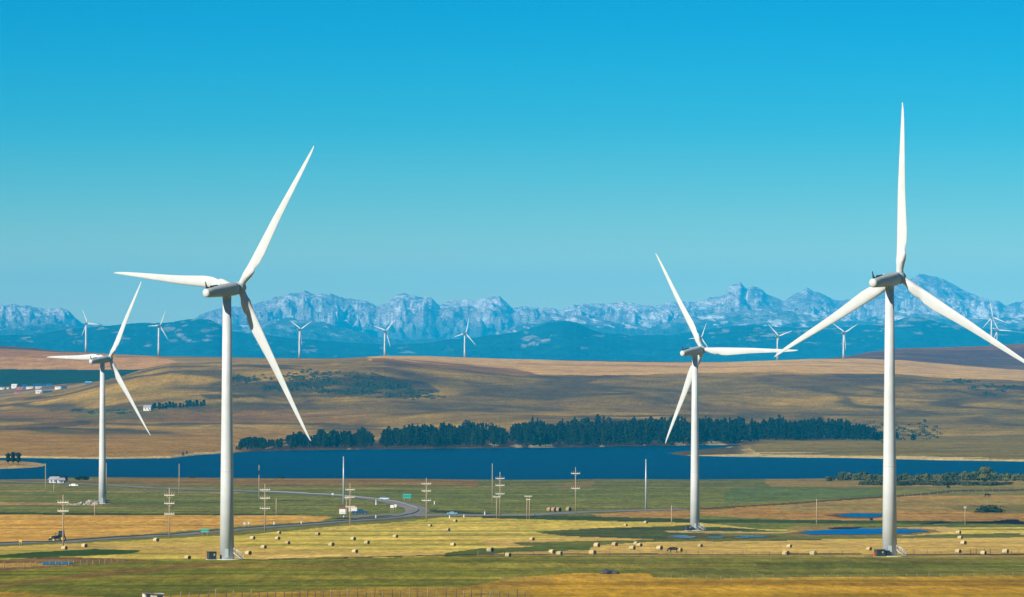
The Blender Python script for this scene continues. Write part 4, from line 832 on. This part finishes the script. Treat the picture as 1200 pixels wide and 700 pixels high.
# brush on the hillside (uncountable)
b = MB()
def brush(n, fx, fy, hmin, hmax, nl=16):
    for _ in range(n):
        a, y_ = fx(), fy(); p = GF(a, y_); crown_geo(b, random.uniform(hmin, hmax)*.55, random.uniform(2.5, 6), 'oval', nl, p-Vector((0, 0, .4)), 1.15)
for _c in range(26):
    cx_ = random.uniform(270, 500); cy_ = 446+(cx_-270)*.055+random.uniform(-7, 8)
    brush(26, lambda: random.gauss(cx_, 10), lambda: random.gauss(cy_, 1.4), 2.5, 6, 13)
for _c in range(8):
    cx_ = random.uniform(1120, 1200); cy_ = random.uniform(446, 462); brush(8, lambda: random.gauss(cx_, 6), lambda: random.gauss(cy_, 1.2), 3, 5)
for _c in range(6):
    cx_ = random.uniform(85, 150); cy_ = random.uniform(480, 486); brush(5, lambda: random.gauss(cx_, 5), lambda: random.gauss(cy_, .7), 2, 3)
brush(70, lambda: random.gauss(370, 40), lambda: random.gauss(441, 3), 3, 6)
brush(60, lambda: random.uniform(1010, 1100), lambda: random.gauss(506, 5), 3, 7)
tag(b.build('hillside_brush', leafmat('brush_foliage', (.014, .024, .010), (.036, .05, .02))), 'dark green brush spread over the brown hillside', 'brush', kind='stuff')
# farm tree row on the far slope
ROW = [tree_me(8, 2.6, 'oval', 120, 1.1, dark_leaf, 'farm_tree') for _ in range(3)]
for k in range(16):
    a = 178+k*4.1+random.uniform(-1, 1); me = random.choice(ROW); o = bpy.data.objects.new('farm_tree', me); C.objects.link(o); o.location = GF(a, 480-k*.25+random.uniform(-.6, .6)); q = random.uniform(.6, 1.05); o.scale = (q, q, q)
    tag(o, 'small dark tree in the row right of the lone hillside farmhouse', 'tree', 'tree row by the hillside farmhouse')
# near shore shrubs at right
SH = [tree_me(5.5, 3.4, 'oval', 210, .75, shrub_leaf, 'shore_shrub') for _ in range(5)]
def parted(px_, py_, H_, wd, label, group, nl=420, sz=.8, lm=shrub_leaf, name='broad_tree'):
    t = empty(name, G(px_, py_), label, 'tree', group)
    tb = MB(); tb.bar((0, 0, -1), (.2, 0, H_*.5), .35, .2, 8)
    for k in range(4):
        a = k*1.7; tb.bar((.1, 0, H_*.3), (math.cos(a)*wd*.5, math.sin(a)*wd*.5, H_*.7), .16, .05, 6)
    tb.build('trunk', bark, t); cb = MB(); crown_geo(cb, H_, wd, 'oval', nl, (0, 0, H_*.1), sz); cb.build('crown', lm, t); return t
parted(1154.5, 567, 8.5, 4.6, 'rounded tree, biggest of the near shore bushes at right', None, 900, .6)
parted(1147, 565.5, 5.5, 3.0, 'low bush touching the left side of the big rounded shore tree', None, 300, .6)
for k in range(62):
    a = 970+k*3.8+random.uniform(-2, 2); o = bpy.data.objects.new('shore_shrub', random.choice(SH)); C.objects.link(o); o.location = W(a, 3400-random.uniform(0, 70)-(a-970)*.1)
    q = random.uniform(.5, .88)*(.6 if a < 985 else 1); o.scale = (q*1.1, q*1.1, q); o.rotation_euler = (0, 0, random.random()*6)
    tag(o, 'olive green shrub in the hedge along the near lake shore at right', 'shrub', 'shrubs along the near shore at right')
LOW = [tree_me(2.2, 3.2, 'oval', 110, .6, leafmat('low_scrub', (.015, .03, .012), (.05, .06, .02)), 'low_scrub') for _ in range(3)]
for k in range(26):
    a = 1012+k*6.6+random.uniform(-3, 3); o = bpy.data.objects.new('low_scrub', random.choice(LOW)); C.objects.link(o); o.location = G(a, 569.3+random.uniform(-.8, .6)); q = random.uniform(.8, 1.4); o.scale = (q*1.5, q, q*.8)
    tag(o, 'dark low scrub clump below the near shore hedge at right', 'shrub', 'low scrub below the shore hedge')
for k, (a, b_, q, lb) in enumerate([(1160, 600.5, 2.0, 'dark bush alone in the right pasture above the ditch'), (1153, 601, 1.2, 'small bush touching the left of the lone dark pasture bush'), (1168, 601, .9, 'tiny bush touching the right of the lone dark pasture bush'), (225, 560.6, .8, 'low bush on the near shore left of the left tall turbine'), (330, 560.8, .7, 'small low bush on the near shore right of the left tall turbine')]):
    o = bpy.data.objects.new('field_bush', LOW[k % 3]); C.objects.link(o); o.location = G(a, b_); o.scale = (q*1.1, q, q*.62); tag(o, lb, 'bush')
# islet trees
for a, h_, lb in ((9.5, 8.5, 'left one of the dark islet trees at far left'), (15.5, 9.8, 'middle one of the dark islet trees at far left'), (21.5, 9.5, 'right one of the dark islet trees at far left')):
    t = empty('islet_tree', W(a, 3985), lb, 'tree', 'islet trees'); MB().bar((0, 0, -1), (0, 0, h_*.6), .25, .1).build('trunk', bark, t); cb = MB(); crown_geo(cb, h_*.75, 2.2, 'oval', 420, (0, 0, h_*.12), .6); cb.build('crown', dark_leaf, t)
# ------------------------------------------------------------------ farm buildings
def house(p, w_, d_, h_, rh, wm_, rm_, label, rz=0, group=None, win=2, cat='building', name='farm_building'):
    t = empty(name, p, label, cat, group, rz)
    b = MB(); b.box(-w_/2, -d_/2, -1, w_/2, d_/2, h_); b.add([(-w_/2+.003, -d_/2+.003, h_), (-w_/2+.003, d_/2-.003, h_), (-w_/2+.003, 0, h_+rh-.05)], [(0, 2, 1)]); b.add([(w_/2-.003, -d_/2, h_), (w_/2-.003, d_/2, h_), (w_/2-.003, 0, h_+rh-.05)], [(0, 1, 2)]); b.build('wall', wm_, t)
    e = .4; prism_ = MB().add([(-w_/2-e, -d_/2-e, h_-.1), (w_/2+e, -d_/2-e, h_-.1), (w_/2+e, 0, h_+rh), (-w_/2-e, 0, h_+rh), (-w_/2-e, d_/2+e, h_-.1), (w_/2+e, d_/2+e, h_-.1), (-w_/2-e, -d_/2-e, h_+.12), (w_/2+e, -d_/2-e, h_+.12), (w_/2+e, 0, h_+rh+.22), (-w_/2-e, 0, h_+rh+.22), (-w_/2-e, d_/2+e, h_+.12), (w_/2+e, d_/2+e, h_+.12)], [(6, 7, 8, 9), (9, 8, 11, 10), (0, 3, 2, 1), (3, 4, 5, 2), (0, 1, 7, 6), (5, 4, 10, 11), (1, 2, 8, 7), (2, 5, 11, 8), (3, 0, 6, 9), (4, 3, 9, 10)])
    prism_.build('roof', rm_, t)
    for k in range(win):
        xk = -w_/2+w_*(k+.7)/(win+.4); MB().box(xk-.5, -d_/2-.04, h_*.4, xk+.5, -d_/2-.003, h_*.8).build('window', glass, t)
    MB().box(w_*.32, -d_/2-.05, 0, w_*.32+1, -d_/2-.003, min(2.1, h_*.85)).build('door', darkm, t)
    return t
gry = mat('grey_siding', (.42, .42, .42), .8, .12, .6); roofg = mat('grey_roof', (.3, .3, .32), .6, .15, .6); blu = mat('blue_cladding', (.03, .12, .32), .5, .1, .4); redb = mat('red_cladding', (.5, .14, .14), .6, .1, .4); navy = mat('dark_blue_roof', (.02, .07, .16), .5)
house(GF(173, 481.5), 9, 7, 4, 2.4, mat('pale_farm_wall', (.62, .58, .52), .8, .1, .5), roofg, 'lone pale farmhouse on the brown hillside left of the tree row', R(-10), None, 2)
house(G(64.5, 567.2), 5.2, 5, 2.3, 1.4, gry, roofg, 'left grey farmhouse among dark trees on the near shore', R(-20), 'shore farm buildings')
house(G(71.5, 567.6), 3.6, 4, 2.0, 1.2, mat('light_grey_wall', (.5, .5, .5), .8), roofg, 'right smaller grey shed among dark trees on the near shore', R(15), 'shore farm buildings', 1)
for a, b_, h_, w_, lb in [(60, 566, 3.4, 1.6, 'dark tree left of the grey shore farmhouse'), (68, 565.6, 3.6, 2.0, 'dark tree between the two grey shore farm buildings'), (75, 565.8, 3.2, 2.4, 'dark tree right of the smaller grey shore shed'), (92, 563.6, 1.8, 2.6, 'low dark bush left of the leftmost large turbine on the shore'), (100, 563.6, 1.6, 2.4, 'low dark bush nearest the leftmost large turbine on the shore')]:
    parted(a, b_, h_, w_, lb, None, 260, .5, dark_leaf, 'farm_tree')
GV = 'buildings of the far village at left'
vill = [(3, 456.5, 7, 6, 2.5, whm, roofg, 'leftmost white village building at the picture edge'), (9.5, 456, 4, 5, 2, whm, roofg, 'small white village building second from left'), (17, 455.3, 8, 8, 4.5, whm, whm, 'tallest white village building, left of the blue and red barn'), (23.5, 456.5, 9, 6, 2.2, redb, redb, 'red village barn in front of the blue one'), (29, 455.2, 7, 8, 4, blu, navy, 'blue village barn beside the tall white building'),
        (35, 455.6, 10, 6, 2, whm, whm, 'long low white village building right of the blue barn'), (48, 453.3, 22, 7, 3, navy, navy, 'long dark blue village shed with the widest roof'), (45, 455.6, 9, 6, 2, whm, whm, 'low white shed below the long dark blue shed'), (58, 453, 9, 7, 3, blu, navy, 'blue shed adjoining the right end of the long dark shed'), (45, 461.3, 8, 6, 3.4, whm, whm, 'white village building nearest the hill slope'), (56, 460.4, 13, 6, 2, navy, navy, 'dark shed right of the nearest white village building'), (68.5, 456.3, 9, 7, 2.5, whm, whm, 'white flat building in the middle right of the village'), (75, 456, 7, 6, 2.5, navy, navy, 'small dark shed right of the white flat building'), (104, 450.3, 9, 7, 2.5, blu, mat('pale_blue_roof', (.25, .45, .6), .5), 'blue building alone at the right end of the village'), (20, 461.5, 8, 5, 1.8, redb, redb, 'small red roofed hut below the village barns')]
for a, b_, w_, d_, h_, m1, m2, lb in vill:
    house(GF(a, b_), w_, d_, h_, h_*.4, m1, m2, lb, R(random.uniform(-8, 8)), GV, 1)
# ------------------------------------------------------------------ haze, sky, sun, camera
hz = MB().box(-16000, -1400, -8, 16000, 50500, 1010).build('haze', None); tag(hz, 'thin blue air haze over the whole plain', 'haze', kind='stuff')
m = bpy.data.materials.new('air'); m.use_nodes = True; nt = m.node_tree; nt.nodes.clear(); out = nt.nodes.new('ShaderNodeOutputMaterial'); pv = nt.nodes.new('ShaderNodeVolumePrincipled')
pv.inputs['Color'].default_value = (.005, .54, 1.0, 1); pv.inputs['Density'].default_value = SIG; pv.inputs['Anisotropy'].default_value = -.35; nt.links.new(pv.outputs[0], out.inputs['Volume'])
hz.data.materials.clear(); hz.data.materials.append(m)
SAZ = 46.; SEL = 29.
w = bpy.data.worlds.new('World'); bpy.context.scene.world = w; w.use_nodes = True; nt = w.node_tree; bg = nt.nodes['Background']
sk = nt.nodes.new('ShaderNodeTexSky'); sk.sky_type = 'NISHITA'; sk.sun_disc = False; sk.sun_elevation = R(SEL); sk.altitude = 1100; sk.air_density = 1.0; sk.dust_density = .4; sk.ozone_density = 2.5
sd = Vector((-math.sin(R(SAZ))*math.cos(R(SEL)), -math.cos(R(SAZ))*math.cos(R(SEL)), math.sin(R(SEL))))   # towards the sun
sk.sun_rotation = math.atan2(sd.x, sd.y)
tc = nt.nodes.new('ShaderNodeTexCoord'); sp = nt.nodes.new('ShaderNodeSeparateXYZ'); nt.links.new(tc.outputs['Generated'], sp.inputs[0])
mr = nt.nodes.new('ShaderNodeMapRange'); mr.inputs['From Min'].default_value = -.01; mr.inputs['From Max'].default_value = .49; nt.links.new(sp.outputs['Z'], mr.inputs['Value'])
cr = nt.nodes.new('ShaderNodeValToRGB'); nt.links.new(mr.outputs[0], cr.inputs[0])
cr.color_ramp.interpolation = 'B_SPLINE'
SKYR = [(0.0, (.72, .56, .30)), (.065, (.42, .50, .32)), (.085, (.19, .405, .39)), (.110, (.04, .325, .44)), (.155, (.0, .25, .46)), (.4, (.02, .18, .34)), (1.0, (.03, .11, .22))]
e = cr.color_ramp.elements; e[0].position = 0; e[0].color = SKYR[0][1]+(1,); e[1].position = 1; e[1].color = SKYR[-1][1]+(1,)
for p_, c_ in SKYR[1:-1]: q_ = e.new(p_); q_.color = c_+(1,)
mx = nt.nodes.new('ShaderNodeMix'); mx.data_type = 'RGBA'; mx.blend_type = 'MULTIPLY'; mx.inputs[0].default_value = 1; nt.links.new(sk.outputs[0], mx.inputs[6]); nt.links.new(cr.outputs[0], mx.inputs[7])
nt.links.new(mx.outputs[2], bg.inputs['Color']); bg.inputs['Strength'].default_value = .13
sl = bpy.data.lights.new('sun', 'SUN'); sl.energy = 5.0; sl.angle = R(.53); sl.color = (1, .94, .83); so = bpy.data.objects.new('sun', sl); C.objects.link(so); so.rotation_euler = sd.to_track_quat('Z', 'Y').to_euler(); so.location = (0, 0, 300)
cam = bpy.data.cameras.new('camera'); cam.sensor_width = 36; cam.lens = F/1200*36; cam.shift_y = (HZ-350)/1200.; cam.clip_start = 1; cam.clip_end = 120000
co = bpy.data.objects.new('camera', cam); C.objects.link(co); co.location = (0, 0, ZC); co.rotation_euler = (R(90), 0, 0); bpy.context.scene.camera = co
sc_ = bpy.context.scene; sc_.view_settings.view_transform = 'Standard'; sc_.view_settings.look = 'None'; sc_.view_settings.exposure = 0.58; sc_.view_settings.gamma = 1
